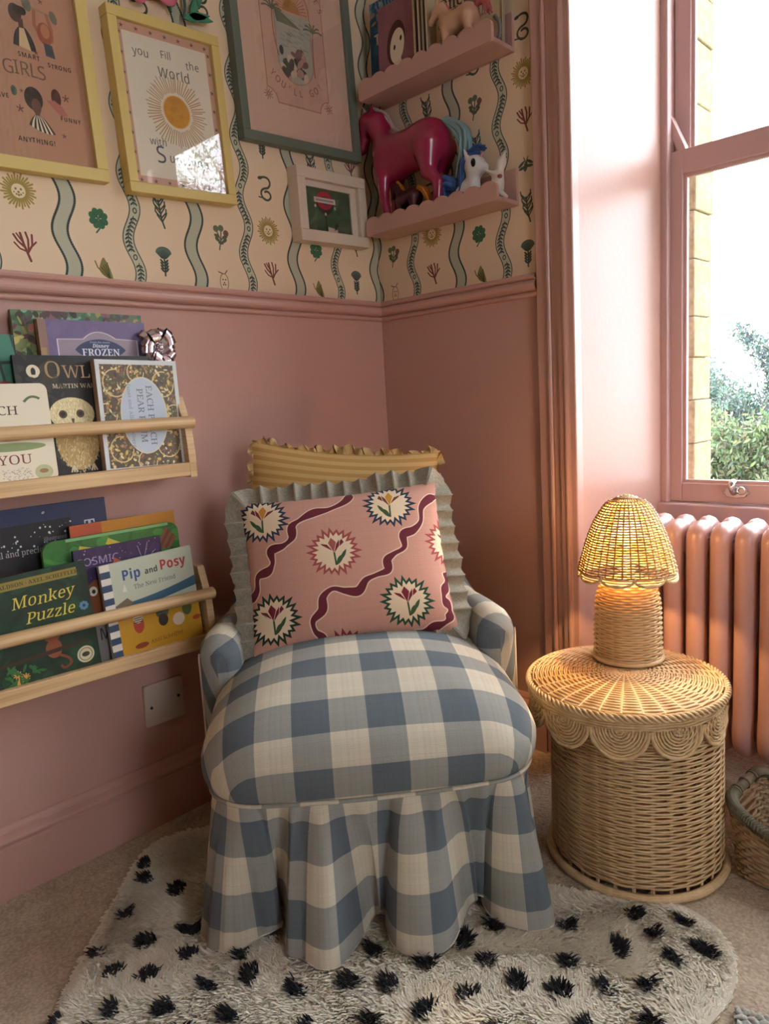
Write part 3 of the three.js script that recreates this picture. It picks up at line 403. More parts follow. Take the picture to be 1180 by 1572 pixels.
// ---------------------------------------------------------------- pink flower decoration above the sun picture
{
  const o = thing('flower_garland', 'pink felt flower wall hanging with green leaves above sun picture', 'decoration', null, [0.012, 1.62, 0.56], Math.PI / 2);
  const petal = std(rgb(0.62, 0.16, 0.24), 0.85), leafM = std(rgb(0.05, 0.22, 0.12), 0.8), stem = std(rgb(0.05, 0.14, 0.10), 0.8);
  const bl = (x, y, s) => { for (let k = 0; k < 6; k++) { const a = k / 6 * TAU + x * 20; part('petal', new THREE.SphereGeometry(0.024 * s, 14, 10).scale(1, 1, 0.35).translate(x + Math.cos(a) * 0.028 * s, y + Math.sin(a) * 0.028 * s, 0.008), petal, o); } part('flower_centre', new THREE.SphereGeometry(0.014 * s, 12, 8).scale(1, 1, 0.5).translate(x, y, 0.014), std(rgb(0.7, 0.35, 0.35), 0.8), o); };
  bl(-0.062, -0.018, 0.85); bl(-0.005, 0.0, 0.95); bl(0.03, 0.022, 0.7);
  const leaf = (x, y, l, a) => { const s = new THREE.Shape(); s.moveTo(0, 0); s.quadraticCurveTo(l * 0.3, l * 0.28, l, 0); s.quadraticCurveTo(l * 0.3, -l * 0.22, 0, 0); part('leaf', new THREE.ExtrudeGeometry(s, { depth: 0.002, bevelEnabled: true, bevelSize: 0.001, bevelThickness: 0.001, bevelSegments: 1 }).rotateZ(a).translate(x, y, 0.006), leafM, o); };
  leaf(0.04, -0.058, 0.062, 0.35); leaf(0.055, -0.045, 0.058, 0.95); leaf(0.05, -0.05, 0.055, 0.1); leaf(-0.118, -0.03, 0.075, 1.45); leaf(-0.11, -0.035, 0.06, 1.75);
  for (const g of [strand(curve([[-0.005, 0, 0.006], [0.01, -0.03, 0.006], [0.012, -0.055, 0.006]], 10), 0.003, 6), strand(curve([[0.04, 0.02, 0.006], [0.045, -0.03, 0.006], [0.04, -0.058, 0.006]], 10), 0.003, 6), strand(curve([[0.06, 0.03, 0.006], [0.068, -0.01, 0.006], [0.075, -0.03, 0.006]], 10), 0.004, 6), strand(curve([[-0.062, -0.02, 0.006], [-0.08, 0.01, 0.006], [-0.06, 0.04, 0.006]], 10), 0.005, 6)]) part('stem', g, stem, o);
}

// ---------------------------------------------------------------- wooden book racks
function rack(label, z0, z1, y0, h, tilt) {
  const o = thing('book_rack', label, 'shelf', 'wooden book racks on the left wall', [0.0, y0, (z0 + z1) / 2]); o.rotation.x = tilt; const w = z1 - z0, D = 0.104;
  for (const s of [-1, 1]) {
    const sh = new THREE.Shape(); sh.moveTo(0.001, 0); sh.lineTo(D, 0); sh.quadraticCurveTo(D + 0.001, 0.04, D - 0.006, h * 0.62); sh.lineTo(0.078, h - 0.004); sh.quadraticCurveTo(0.076, h, 0.07, h); sh.lineTo(0.001, h); sh.closePath();
    part('side_panel', boxUV(new THREE.ExtrudeGeometry(sh, { depth: 0.013, bevelEnabled: true, bevelSize: 0.0012, bevelThickness: 0.0012, bevelSegments: 2 }).translate(0, 0, s * (w / 2 - 0.008) - 0.0065), 1), pine, o);
  }
  part('bottom_board', boxUV(span(0.002, D - 0.014, 0.004, 0.016, -w / 2 + 0.015, w / 2 - 0.015), 1), pine, o);
  part('front_slat', boxUV(span(D - 0.014, D + 0.001, 0.001, 0.027, -w / 2 + 0.014, w / 2 - 0.014, 0.003), 1), pine, o);
  const rail = part('front_rail', (() => { const g = new THREE.CylinderGeometry(0.0112, 0.0112, w + 0.002, 20, 1).rotateX(Math.PI / 2).translate(D - 0.003, h * 0.672, 0); const p = g.attributes.position, uv = g.attributes.uv; for (let i = 0; i < p.count; i++) uv.setXY(i, p.getZ(i) * 1.0, Math.atan2(p.getY(i) - h * 0.672, p.getX(i) - D + 0.003) * 0.02); return g; })(), pine, o);
  for (const s of [-1, 1]) part('screw', new THREE.SphereGeometry(0.0032, 10, 8).scale(1, 1, 0.5).translate(D - 0.003, h * 0.672, s * (w / 2 + 0.001)), chrome, rail);
}
rack('pine wall rack holding the upper row of picture books', 0.636, 1.09, 0.697, 0.15, 0);
rack('pine wall rack holding the lower row of picture books', 0.628, 1.09, 0.3645, 0.158, -0.02);

const paper = std(rgb(0.72, 0.66, 0.52), 0.9);
// book facing into the room: zc centre along the wall, bottom y, front x at the bottom, lean back and roll in radians
function book(label, zc, y, x, w, h, t, lean, roll, cover, edge, { name = 'picture_book', rounded = 0, spine } = {}) {
  const o = thing(name, label, 'book', 'picture books on the wall racks', [x, y, zc], Math.PI / 2); o.rotation.x = -lean; o.rotation.z = roll; const b = Math.min(0.0022, t * 0.3);
  const em = edge.isMaterial ? edge : std(edge, 0.45), fm = new THREE.MeshPhysicalMaterial({ map: cover, roughness: 0.42, clearcoat: 0.25, clearcoatRoughness: 0.3 });
  if (rounded) {
    const s = new THREE.Shape(), r = rounded, X = w / 2; s.moveTo(-X + r, 0); s.lineTo(X - r, 0); s.absarc(X - r, r, r, -Math.PI / 2, 0); s.lineTo(X, h - r); s.absarc(X - r, h - r, r, 0, Math.PI / 2); s.lineTo(-X + r, h); s.absarc(-X + r, h - r, r, Math.PI / 2, Math.PI); s.lineTo(-X, r); s.absarc(-X + r, r, r, Math.PI, Math.PI * 1.5);
    const g = new THREE.ShapeGeometry(s, 8), p = g.attributes.position, uv = g.attributes.uv; for (let i = 0; i < p.count; i++) uv.setXY(i, p.getX(i) / w + 0.5, p.getY(i) / h);
    part('cover', g.translate(0, 0, 0.0003), fm, o); part('pages', new THREE.ExtrudeGeometry(s, { depth: t, bevelEnabled: false, curveSegments: 8 }).translate(0, 0, -t), em, o);
  } else {
    part('cover', box(w, h, b, 0, h / 2, -b / 2), [em, em, em, em, fm, em], o); part('back_cover', box(w, h, b, 0, h / 2, -t + b / 2), em, o);
    part('pages', box(w - 0.006, h - 0.005, t - 2 * b, 0.001, h / 2, -t / 2), paper, o); part('spine', box(b, h, t, -w / 2 + b / 2, h / 2, -t / 2 - 0.00002), spine ?? em, o);
  }
  return o;
}
const fillNoise = (g, W, H, seed, n, colors, r0, r1, alpha = 1) => { const r = random(seed); g.globalAlpha = alpha; for (let k = 0; k < n; k++) { g.fillStyle = colors[Math.floor(r() * colors.length)]; g.beginPath(); g.ellipse(r() * W, r() * H, r0 + r() * r1, (r0 + r() * r1) * 0.7, r() * 3, 0, TAU); g.fill(); } g.globalAlpha = 1; };
const centred = (g, text, x, y, font, color, sx = 1) => { g.save(); g.translate(x, y); g.scale(sx, 1); g.font = font; g.fillStyle = color; g.textAlign = 'center'; g.textBaseline = 'alphabetic'; g.fillText(text, 0, 0); g.restore(); };
// upper row
const jungleCover = canvas(512, 600, (g, W, H) => { g.fillStyle = '#5f7650'; g.fillRect(0, 0, W, H); fillNoise(g, W, H, 3, 420, ['#3f5a3c', '#8d8b4a', '#5d3540', '#79a884', '#a3a05a', '#2c2a24', '#a86a5a', '#8fb79a', '#4a2f38'], 6, 18); fillNoise(g, W, 60, 5, 60, ['#7bb08e', '#55403f', '#3e6a4a', '#8a5a5e'], 6, 14); g.fillStyle = '#8a8a40'; g.globalAlpha = 0.5; g.fillRect(0, 90, 90, 400); g.globalAlpha = 1; fillNoise(g, 90, H, 6, 90, ['#3c3324', '#9aa04a', '#c0b060', '#3b5a34', '#63303a'], 5, 14); });
book('large leafy green picture book at the back of upper rack', 0.7925, 0.722, 0.034, 0.232, 0.278, 0.010, 0.035, 0.0, jungleCover, rgb(0.35, 0.36, 0.22));
const purpleCover = canvas(640, 830, (g, W, H) => {
  g.fillStyle = '#6f5f86'; g.fillRect(0, 0, W, H); fillNoise(g, W, H, 8, 120, ['#77688f', '#665678', '#8a7a9a'], 20, 60, 0.15); g.fillStyle = '#8f6f62'; g.fillRect(0, 0, 46, H); g.globalAlpha = 0.7; g.fillStyle = '#b4935c'; g.fillRect(4, 150, 30, H); g.globalAlpha = 1;
  g.save(); g.translate(-47, -2); g.scale(1.12, 0.62);
  g.fillStyle = '#9a8a96'; g.beginPath(); g.moveTo(130, 170); g.lineTo(265, 165); g.quadraticCurveTo(340, 40, 440, 160); g.lineTo(560, 170); g.lineTo(560, 500); g.lineTo(130, 500); g.closePath(); g.fill(); g.strokeStyle = '#d5cbd0'; g.lineWidth = 7; g.stroke();
  g.fillStyle = '#27365a'; g.beginPath(); g.moveTo(215, 260); g.quadraticCurveTo(260, 170, 350, 165); g.quadraticCurveTo(440, 170, 490, 260); g.quadraticCurveTo(440, 345, 350, 350); g.quadraticCurveTo(260, 345, 215, 260); g.fill();
  centred(g, 'From the movie', 352, 200, '24px serif', '#c9cede', 0.6); centred(g, 'Disney', 352, 238, 'italic bold 44px serif', '#e8e8ee', 0.6); centred(g, 'FROZEN', 352, 312, 'bold 84px serif', '#eceaf0', 0.58);
  g.restore(); g.fillStyle = '#c3b3a8'; g.beginPath(); g.moveTo(540, 300); g.lineTo(575, 215); g.lineTo(640, 330); g.lineTo(640, 420); g.fill();
});
book('purple hardback with blue FROZEN title panel on upper rack', 0.778, 0.722, 0.051, 0.193, 0.262, 0.013, 0.035, 0.0, purpleCover, rgb(0.20, 0.15, 0.24), { spine: std(rgb(0.42, 0.27, 0.1), 0.5) });
const tealCover = canvas(400, 480, (g, W, H) => { g.fillStyle = '#3f7f68'; g.fillRect(0, 0, W, H); g.strokeStyle = '#173a30'; g.lineWidth = 10; for (let k = 0; k < 6; k++) { g.beginPath(); g.moveTo(40 + k * 70, 0); g.quadraticCurveTo(90 + k * 70, H / 2, 60 + k * 74, H); g.stroke(); } for (let k = 0; k < 5; k++) { g.beginPath(); g.moveTo(0, 110 + k * 100); g.lineTo(W, 90 + k * 100); g.stroke(); } g.fillStyle = '#9a3d30'; g.beginPath(); g.arc(W * 0.86, H * 0.4, 40, 0, TAU); g.fill(); });
book('teal book with dark lines at the left edge of upper rack', 1.0, 0.722, 0.055, 0.17, 0.235, 0.008, 0.06, 0.0, tealCover, rgb(0.05, 0.2, 0.14));
const owlCover = canvas(820, 720, (g, W, H) => {
  g.fillStyle = '#12110f'; g.fillRect(0, 0, W, H); const r = random(12);
  g.strokeStyle = '#6d5c3a'; g.lineWidth = 2; for (let k = 0; k < 26; k++) { const a = k / 26 * 2.2 - 0.6; g.beginPath(); g.moveTo(90 + Math.cos(a) * 50, 100 + Math.sin(a) * 50); g.lineTo(90 + Math.cos(a) * 140, 100 + Math.sin(a) * 140); g.stroke(); }
  g.fillStyle = '#e2d4b4'; g.beginPath(); g.arc(102, 92, 38, 0, TAU); g.fill(); g.fillStyle = '#1a1612'; g.beginPath(); g.moveTo(92, 112); g.quadraticCurveTo(84, 78, 102, 70); g.quadraticCurveTo(122, 78, 112, 112); g.fill();
  g.font = '136px serif'; g.textAlign = 'left'; g.fillStyle = '#a98857'; g.fillText('O', 160, 132); g.font = '104px serif'; g.fillText('W', 264, 132); g.fillStyle = '#ddc39a'; g.fillText('L', 368, 132); g.fillStyle = '#a98857'; g.font = '136px serif'; g.fillText('B', 502, 132); g.font = '104px serif'; g.fillText('ABIES', 586, 132);
  g.fillStyle = '#cbb994'; g.font = 'bold 36px serif'; g.fillText('MARTIN WADDELL', 196, 192);
  fillNoise(g, 260, H, 7, 50, ['#2b3320', '#24221a', '#3a3a26'], 10, 30, 0.6); g.fillStyle = '#12110f';
  g.save(); g.translate(-95, 0);
  // pale fluffy bird shape
  const fluff = (cx, cy, a, b, n, cols) => { for (let k = 0; k < n; k++) { const t = r() * TAU, q = Math.sqrt(r()); g.strokeStyle = cols[Math.floor(r() * cols.length)]; g.lineWidth = 3; const x = cx + Math.cos(t) * a * q, y = cy + Math.sin(t) * b * q; g.beginPath(); g.moveTo(x, y); g.lineTo(x + (r() - 0.5) * 18, y + 14); g.stroke(); } };
  g.fillStyle = '#b99a5e'; g.beginPath(); g.ellipse(395, 500, 128, 180, 0, 0, TAU); g.fill(); fluff(395, 520, 126, 170, 500, ['#d8c48c', '#9a7d48', '#cdb47a', '#e6d8a8']);
  g.fillStyle = '#dccb96'; g.beginPath(); g.ellipse(385, 345, 132, 98, 0, 0, TAU); g.fill(); fluff(385, 335, 130, 90, 380, ['#efe3b8', '#bfa868', '#e0cf9a', '#f2e8c4']);
  for (const x of [330, 432]) { g.fillStyle = '#5b3624'; g.beginPath(); g.arc(x, 345, 24, 0, TAU); g.fill(); g.fillStyle = '#17100c'; g.beginPath(); g.arc(x, 345, 14, 0, TAU); g.fill(); } g.fillStyle = '#4b3826'; g.beginPath(); g.moveTo(374, 372); g.lineTo(394, 372); g.lineTo(382, 410); g.fill();
  g.strokeStyle = '#d7c6a0'; g.lineWidth = 10; for (const x of [350, 470]) for (const d of [-18, 0, 18]) { g.beginPath(); g.moveTo(x, 650); g.lineTo(x + d, 690); g.stroke(); }
  g.restore();
  fillNoise(g, W, 40, 9, 1, ['#12110f'], 2, 2, 0.1);
});
book('black picture book titled OWL with pale fluffy bird', 0.808, 0.717, 0.072, 0.238, 0.206, 0.006, 0.07, 0.0, owlCover, rgb(0.02, 0.02, 0.018));
const eachCover = canvas(700, 830, (g, W, H) => {
  g.fillStyle = '#cfd2cf'; g.fillRect(0, 0, W, H); g.save(); g.beginPath(); g.rect(34, 34, W - 68, H - 68); g.clip(); g.fillStyle = '#5a4a34'; g.fillRect(0, 0, W, H);
  fillNoise(g, W, H, 31, 900, ['#c9b070', '#8a7a3c', '#a8683c', '#e0d2a0', '#5d6a3a', '#3d3428', '#b98a4c', '#7d8a5a', '#d8b860', '#8a5a50'], 5, 14);
  g.strokeStyle = '#d9c68a'; g.lineWidth = 9; for (const [x, y, q] of [[150, 170, 100], [560, 180, 95], [150, 660, 95], [560, 640, 100], [330, 90, 70], [360, 760, 80], [60, 400, 80], [640, 420, 80]]) { g.beginPath(); g.arc(x, y, q, 0, 5); g.stroke(); } g.restore();
  g.fillStyle = '#b9c2cc'; g.beginPath(); g.ellipse(W * 0.53, H * 0.5, W * 0.285, H * 0.345, 0, 0, TAU); g.fill(); g.strokeStyle = '#d8cfa8'; g.lineWidth = 8; g.stroke();
  g.save(); g.translate(W * 0.53, H * 0.5); g.rotate(Math.PI / 2); centred(g, 'EACH PEACH', 0, -34, '72px serif', '#5c636c'); centred(g, 'PEAR PLUM', 0, 48, '72px serif', '#5c636c'); centred(g, 'Janet and Allan Ahlberg', 0, 128, '42px serif', '#7c848c'); g.restore();
});
book('cream bordered board book EACH PEACH PEAR PLUM with oval title', 0.7275, 0.7165, 0.089, 0.156, 0.197, 0.016, 0.05, -0.02, eachCover, rgb(0.46, 0.30, 0.19));
const hareCover = canvas(640, 700, (g, W, H) => {
  g.fillStyle = '#e4d8bc'; g.fillRect(0, 0, W, H); centred(g, 'HOW MUCH', W * 0.335, 215, '84px serif', '#3a3129'); centred(g, 'I LOVE YOU', W * 0.38, 560, '92px serif', '#7a3328');
  g.strokeStyle = '#5d6a44'; g.lineWidth = 16; g.beginPath(); g.moveTo(500, 130); g.quadraticCurveTo(540, 70, 590, 110); g.stroke(); g.fillStyle = '#9a6a44'; g.beginPath(); g.ellipse(330, 350, 190, 44, 0.1, 0, TAU); g.fill(); g.fillStyle = '#8a9a64'; g.beginPath(); g.ellipse(400, 440, 190, 30, 0, 0, TAU); g.fill();
  g.fillStyle = '#b7b98a'; g.beginPath(); g.arc(560, 630, 52, 0, TAU); g.fill(); g.fillStyle = '#9c7450'; g.beginPath(); g.ellipse(560, 622, 26, 16, 0, 0, TAU); g.fill(); fillNoise(g, 520, 90, 4, 1, ['#c9bfa4'], 3, 4, 0.2);
  const r = random(3); g.strokeStyle = '#a79c84'; g.lineWidth = 3; for (let k = 0; k < 120; k++) { const x = 330 + r() * 160, y = 590 + r() * 100; g.beginPath(); g.moveTo(x, y); g.lineTo(x + (r() - 0.5) * 24, y + (r() - 0.5) * 20); g.stroke(); }
});
book('cream board book with rounded corners ending CH and YOU', 0.9785, 0.7175, 0.096, 0.175, 0.158, 0.016, 0.045, 0.0, hareCover, rgb(0.68, 0.62, 0.5), { rounded: 0.012 });
{
  const o = thing('gift_bow', 'shiny silver gift bow at the right of upper rack books', 'bow', null, [0.05, 0.905, 0.664], Math.PI / 2), foil = std(rgb(0.62, 0.56, 0.60), 0.16, { metalness: 1 }), r = random(2);
  for (let k = 0; k < 16; k++) { const a = k / 16 * TAU + r() * 0.2, l = 0.028 + 0.009 * r(), tilt = 0.1 + (k % 3) * 0.28; const g = surface(10, 2, (u, v) => { const p = u * TAU, q = Math.sin(p / 2) ; return [l * (1 - Math.cos(p)) * 0.5 * Math.cos(0) , (v - 0.5) * 0.010, 0.009 * Math.sin(p) + l * 0.4 * tilt * q]; }).rotateZ(a); part('ribbon_loop', g, foil, o); }
  part('bow_core', new THREE.SphereGeometry(0.006, 12, 8).translate(0, 0, 0.01), foil, o);
  o.position.y = 0.938; for (const q of o.children) q.scale.setScalar(1.2);
  part('bow_base', span(-0.02, 0.014, -0.212, -0.014, -0.012, -0.004, 0.001), std(rgb(0.015, 0.014, 0.014), 0.5), o);
}
// lower row
const nightCover = canvas(640, 640, (g, W, H) => { g.fillStyle = '#1d2f52'; g.fillRect(0, 0, W, H); g.fillStyle = '#15161a'; g.beginPath(); g.moveTo(0, 70); g.lineTo(480, 60); g.lineTo(520, H); g.lineTo(0, H); g.fill(); const r = random(4); for (let k = 0; k < 60; k++) { g.fillStyle = '#cfd6dc'; g.beginPath(); g.arc(r() * 520, 75 + r() * 90, 1 + r() * 4, 0, TAU); g.fill(); } centred(g, 'a beautiful and precious story', 250, 180, '30px serif', '#c8c4bc'); centred(g, 'T', 560, 135, 'bold 74px serif', '#cdd5dd'); centred(g, 'illustrated by', 420, 140, '20px serif', '#9a9aa0'); fillNoise(g, 400, 30, 6, 4, ['#e0e0e0'], 3, 8, 0.7); g.fillStyle = '#3a1f1e'; g.fillRect(0, 240, W, H); });
book('dark blue night-sky book at the back of lower rack', 0.917, 0.388, 0.034, 0.262, 0.284, 0.008, 0.03, 0.0, nightCover, rgb(0.02, 0.04, 0.10));
const orangeCover = canvas(320, 360, (g, W, H) => { g.fillStyle = '#b97a1c'; g.fillRect(0, 0, W, H); fillNoise(g, W, H, 5, 40, ['#c28424', '#ab6c14'], 10, 30, 0.4); g.fillStyle = '#b4502a'; g.fillRect(0, 0, 90, 60); });
book('plain orange book behind the green one on lower rack', 0.760, 0.386, 0.048, 0.204, 0.244, 0.006, 0.03, 0.0, orangeCover, rgb(0.45, 0.2, 0.02));
const greenCover = canvas(760, 700, (g, W, H) => { g.fillStyle = '#2f6a2c'; g.fillRect(0, 0, W, H); fillNoise(g, W, H, 7, 260, ['#3d8034', '#24561f', '#4b8f3a', '#2f6b2a'], 14, 44, 0.7); g.fillStyle = '#c9b23c'; for (const [x, y, a] of [[230, 80, 0.3], [330, 110, -0.3], [270, 150, 0.1], [380, 70, 0.5], [420, 140, 0]]) { g.save(); g.translate(x, y); g.rotate(a); g.fillRect(-50, -18, 100, 36); g.restore(); } g.strokeStyle = '#5c4a26'; g.lineWidth = 14; g.beginPath(); g.moveTo(170, 100); g.quadraticCurveTo(300, 90, 430, 160); g.stroke(); g.strokeStyle = '#77a86a'; g.lineWidth = 16; g.beginPath(); g.moveTo(120, 8); g.lineTo(W - 60, 8); g.stroke(); for (let k = 0; k < 5; k++) { g.strokeStyle = ['#8a4a30', '#6d3a28'][k % 2]; g.lineWidth = 16; g.beginPath(); g.moveTo(W - 150 + k * 20, 150); g.lineTo(W - 70 + k * 12, 30 + k * 14); g.stroke(); } g.fillStyle = '#c9a43a'; g.fillRect(W - 120, 220, 80, 80); });
book('green jungle board book with rounded corner on lower rack', 0.790, 0.385, 0.063, 0.256, 0.226, 0.008, 0.03, 0.0, greenCover, rgb(0.08, 0.22, 0.06), { rounded: 0.02 });
const spaceCover = canvas(560, 620, (g, W, H) => { g.fillStyle = '#33234a'; g.fillRect(0, 0, W, H); fillNoise(g, W, H, 9, 60, ['#3d2a58', '#281a3c'], 20, 50, 0.5); const r = random(8); for (let k = 0; k < 50; k++) { g.fillStyle = '#b9b0cc'; g.beginPath(); g.arc(r() * W, r() * 250, 1.5 + r() * 3, 0, TAU); g.fill(); } centred(g, 'COSMIC', 140, 90, '56px sans-serif', '#9d93b8', 1.3); g.strokeStyle = '#b9b0cc'; g.lineWidth = 3; g.beginPath(); g.moveTo(430, 130); g.lineTo(400, 30); g.moveTo(430, 130); g.lineTo(520, 70); g.moveTo(430, 130); g.lineTo(470, 20); g.stroke(); g.fillStyle = '#8a4a24'; g.beginPath(); g.ellipse(110, 300, 80, 130, 0.1, 0, TAU); g.fill(); g.fillStyle = '#e6dfd0'; g.beginPath(); g.arc(90, 230, 26, 0, TAU); g.fill(); g.fillStyle = '#1a120e'; g.beginPath(); g.arc(92, 232, 11, 0, TAU); g.fill(); g.fillStyle = '#8f8a86'; g.fillRect(0, 420, W, 200); centred(g, 'M', 130, 500, '90px sans-serif', '#25202a'); g.fillStyle = '#b4562c'; g.beginPath(); g.moveTo(240, 70); g.lineTo(330, 120); g.lineTo(290, 150); g.lineTo(235, 100); g.fill(); g.fillStyle = '#6d2326'; g.beginPath(); g.ellipse(220, 600, 70, 70, 0, 0, TAU); g.fill(); });
book('purple space book with letter M between two front books', 0.789, 0.385, 0.075, 0.165, 0.205, 0.006, 0.04, 0.0, spaceCover, rgb(0.05, 0.03, 0.08));
const monkeyCover = canvas(820, 800, (g, W, H) => {
  g.fillStyle = '#14301f'; g.fillRect(0, 0, W, H); fillNoise(g, W, H, 14, 90, ['#1d4229', '#0e2417', '#24502f', '#173a26'], 20, 60, 0.6); g.fillStyle = '#8d7a34'; g.save(); g.translate(0, 34); g.fillRect(20, 0, W - 90, 62); centred(g, 'JULIA DONALDSON · AXEL SCHEFFLER', W * 0.47, 46, 'bold 38px serif', '#3d3216'); g.restore();
  hand(g, 'Monkey', W * 0.34, 235, 112, '#d9c24e', { font: 'serif', seed: 3, jitter: 0.05, weight: 'italic' }); hand(g, 'Puzzle', W * 0.43, 355, 110, '#d9c24e', { font: 'serif', seed: 5, jitter: 0.05, weight: 'italic' });
  g.fillStyle = '#8a4a2c'; g.beginPath(); g.ellipse(W * 0.62, 480, 58, 50, 0, 0, TAU); g.fill(); g.beginPath(); g.ellipse(W * 0.62, 580, 56, 70, 0, 0, TAU); g.fill(); g.strokeStyle = '#7a4028'; g.lineWidth = 20; g.lineCap = 'round'; g.beginPath(); g.moveTo(W * 0.66, 640); g.quadraticCurveTo(W * 0.76, 680, W * 0.74, 720); g.quadraticCurveTo(W * 0.68, 760, W * 0.66, 720); g.stroke(); g.strokeStyle = '#3a2a1a'; g.lineWidth = 30; g.beginPath(); g.moveTo(W * 0.15, 610); g.lineTo(W * 0.9, 590); g.stroke();
  g.fillStyle = '#c9bf9a'; g.beginPath(); g.arc(W * 0.875, 690, 62, 0, TAU); g.fill(); g.strokeStyle = '#3a3a2c'; g.lineWidth = 4; g.beginPath(); g.arc(W * 0.875, 690, 46, 0, TAU); g.stroke(); g.fillStyle = '#3a3a2c'; g.beginPath(); g.ellipse(W * 0.875, 690, 28, 18, 0, 0, TAU); g.fill();
  for (const [x, y] of [[0.30, 690], [0.36, 720], [0.30, 745]]) for (let k = 0; k < 9; k++) { const a = k / 9 * TAU; g.strokeStyle = '#d89a4a'; g.lineWidth = 9; g.beginPath(); g.moveTo(W * x, y); g.lineTo(W * x + Math.cos(a) * 26, y + Math.sin(a) * 26); g.stroke(); } for (let k = 0; k < 26; k++) { const r = random(k + 50), x = W * (0.2 + 0.3 * r()), y = 640 + 150 * r(); g.fillStyle = '#2f6a34'; g.save(); g.translate(x, y); g.rotate(r() * 6); g.beginPath(); g.ellipse(0, 0, 30, 9, 0, 0, TAU); g.fill(); g.restore(); }
  g.fillStyle = '#5a7f9a'; for (let k = 0; k < 8; k++) { const a = k / 8 * TAU; g.beginPath(); g.ellipse(W * 0.93 + Math.cos(a) * 22, 330 + Math.sin(a) * 22, 12, 12, 0, 0, TAU); g.fill(); }
});
book('dark green picture book titled Monkey Puzzle on lower rack', 0.953, 0.3865, 0.094, 0.196, 0.186, 0.007, 0.05, 0.03, monkeyCover, rgb(0.02, 0.06, 0.03));
const pipCover = canvas(820, 760, (g, W, H) => {
  g.fillStyle = '#b9bfa8'; g.fillRect(0, 0, W, H); g.fillStyle = '#c08f22'; g.fillRect(0, 420, W, 340); g.fillStyle = '#365f72'; g.beginPath(); g.moveTo(0, 330); g.quadraticCurveTo(400, 340, W, 250); g.lineTo(W, 330); g.lineTo(0, 425); g.fill();
  for (let k = 0; k < 15; k++) { g.fillStyle = k % 2 ? '#2f4560' : '#d8d3c4'; g.fillRect(0, k * 52, 82, 52); }
  g.font = 'bold 112px sans-serif'; g.textAlign = 'left'; g.fillStyle = '#2a4f82'; g.fillText('Pip', 170, 150); g.font = 'bold 66px sans-serif'; g.fillStyle = '#2c2a28'; g.fillText('and', 372, 142); g.font = 'bold 112px sans-serif'; g.fillStyle = '#ad2f2c'; g.fillText('Posy', 508, 140);
  g.font = '50px serif'; g.fillStyle = '#55605e'; g.fillText('The New Friend', 260, 236); hand(g, 'Axel Scheffler', 330, 700, 46, '#6a3a1c', { font: 'serif', seed: 4 });
  g.fillStyle = '#6d6048'; g.beginPath(); g.moveTo(90, 330); g.lineTo(190, 290); g.lineTo(240, 340); g.lineTo(120, 380); g.fill(); g.fillStyle = '#d8d3c4'; g.beginPath(); g.moveTo(160, 235); g.lineTo(185, 180); g.lineTo(200, 240); g.fill();
  const blobs = [[250, 520, 46, 70, '#a8402c'], [250, 470, 40, 40, '#ddd3c0'], [470, 480, 58, 44, '#4a5a44'], [470, 540, 44, 50, '#3a3026'], [610, 570, 56, 52, '#d8c6a8'], [700, 500, 46, 60, '#4f5a34'], [250, 690, 60, 22, '#8a3a20'], [780, 600, 40, 20, '#a8402c']]; for (const [x, y, a, b, c] of blobs) { g.fillStyle = c; g.beginPath(); g.ellipse(x, y, a, b, 0, 0, TAU); g.fill(); } for (let k = 0; k < 4; k++) { g.fillStyle = '#2b2a30'; g.fillRect(214, 448 + k * 16, 72, 7); }
});
book('pale book titled Pip and Posy with striped spine', 0.741, 0.3855, 0.094, 0.182, 0.176, 0.009, 0.05, 0.035, pipCover, rgb(0.45, 0.45, 0.38), { spine: std(rgb(0.5, 0.5, 0.46), 0.5) });
// blank electrical plate
{
  const o = thing('blanking_plate', 'square pale blank electrical plate with two screws on wall', 'wall plate', null, [0.001, 0.245, 0.701], Math.PI / 2), m = std(rgb(0.58, 0.48, 0.38), 0.35); o.rotation.z = -0.02;
  part('plate', box(0.086, 0.086, 0.009, 0, 0, 0.0045, 0.003), m, o); for (const s of [-1, 1]) part('screw', new THREE.CylinderGeometry(0.003, 0.003, 0.002, 12).rotateX(Math.PI / 2).translate(s * 0.030, s * 0.004, 0.0092), std(rgb(0.03, 0.02, 0.02), 0.6), o);
}
// ---------------------------------------------------------------- gingham armchair
const SQ = 0.057;
const ginghamMap = canvas(512, 512, (g, W, H) => {
  const r = random(77), im = g.createImageData(W, H), cream = [208, 199, 176], slate = [97, 107, 112];
  const yarnX = Array.from({ length: W }, () => r()), yarnY = Array.from({ length: H }, () => r());
  for (let y = 0; y < H; y++) for (let x = 0; x < W; x++) {
    const wx = x < W / 2, wy = y < H / 2;             // warp / weft dyed slate
    const over = (Math.floor(x / 2) + Math.floor(y / 2)) % 2 === 0, dyed = wx && wy ? 1 : wx || wy ? 0.5 + (over === wx ? 0.13 : -0.13) : 0;
    const c = 1 + (yarnX[x] - 0.5) * 0.08 + (yarnY[y] - 0.5) * 0.08 + (r() - 0.5) * 0.07, i = (y * W + x) * 4;
    for (let k = 0; k < 3; k++) im.data[i + k] = clamp(lerp(cream[k], slate[k], dyed) * c, 0, 255); im.data[i + 3] = 255;
  }
  g.putImageData(im, 0, 0);
});
ginghamMap.wrapS = ginghamMap.wrapT = THREE.RepeatWrapping; ginghamMap.repeat.set(1 / (2 * SQ), 1 / (2 * SQ));
const weaveBump = noiseTexture(256, 41, [[128, 128, 1], [256, 64, 0.5], [64, 256, 0.5]]);
const gingham = new THREE.MeshStandardMaterial({ map: ginghamMap, roughness: 0.92, bumpMap: scaled(weaveBump, 12, 12), bumpScale: 0.0004 });
const CHX = 0.368, CHZ = 0.493, CHR = Math.atan2(0.76, 0.65);
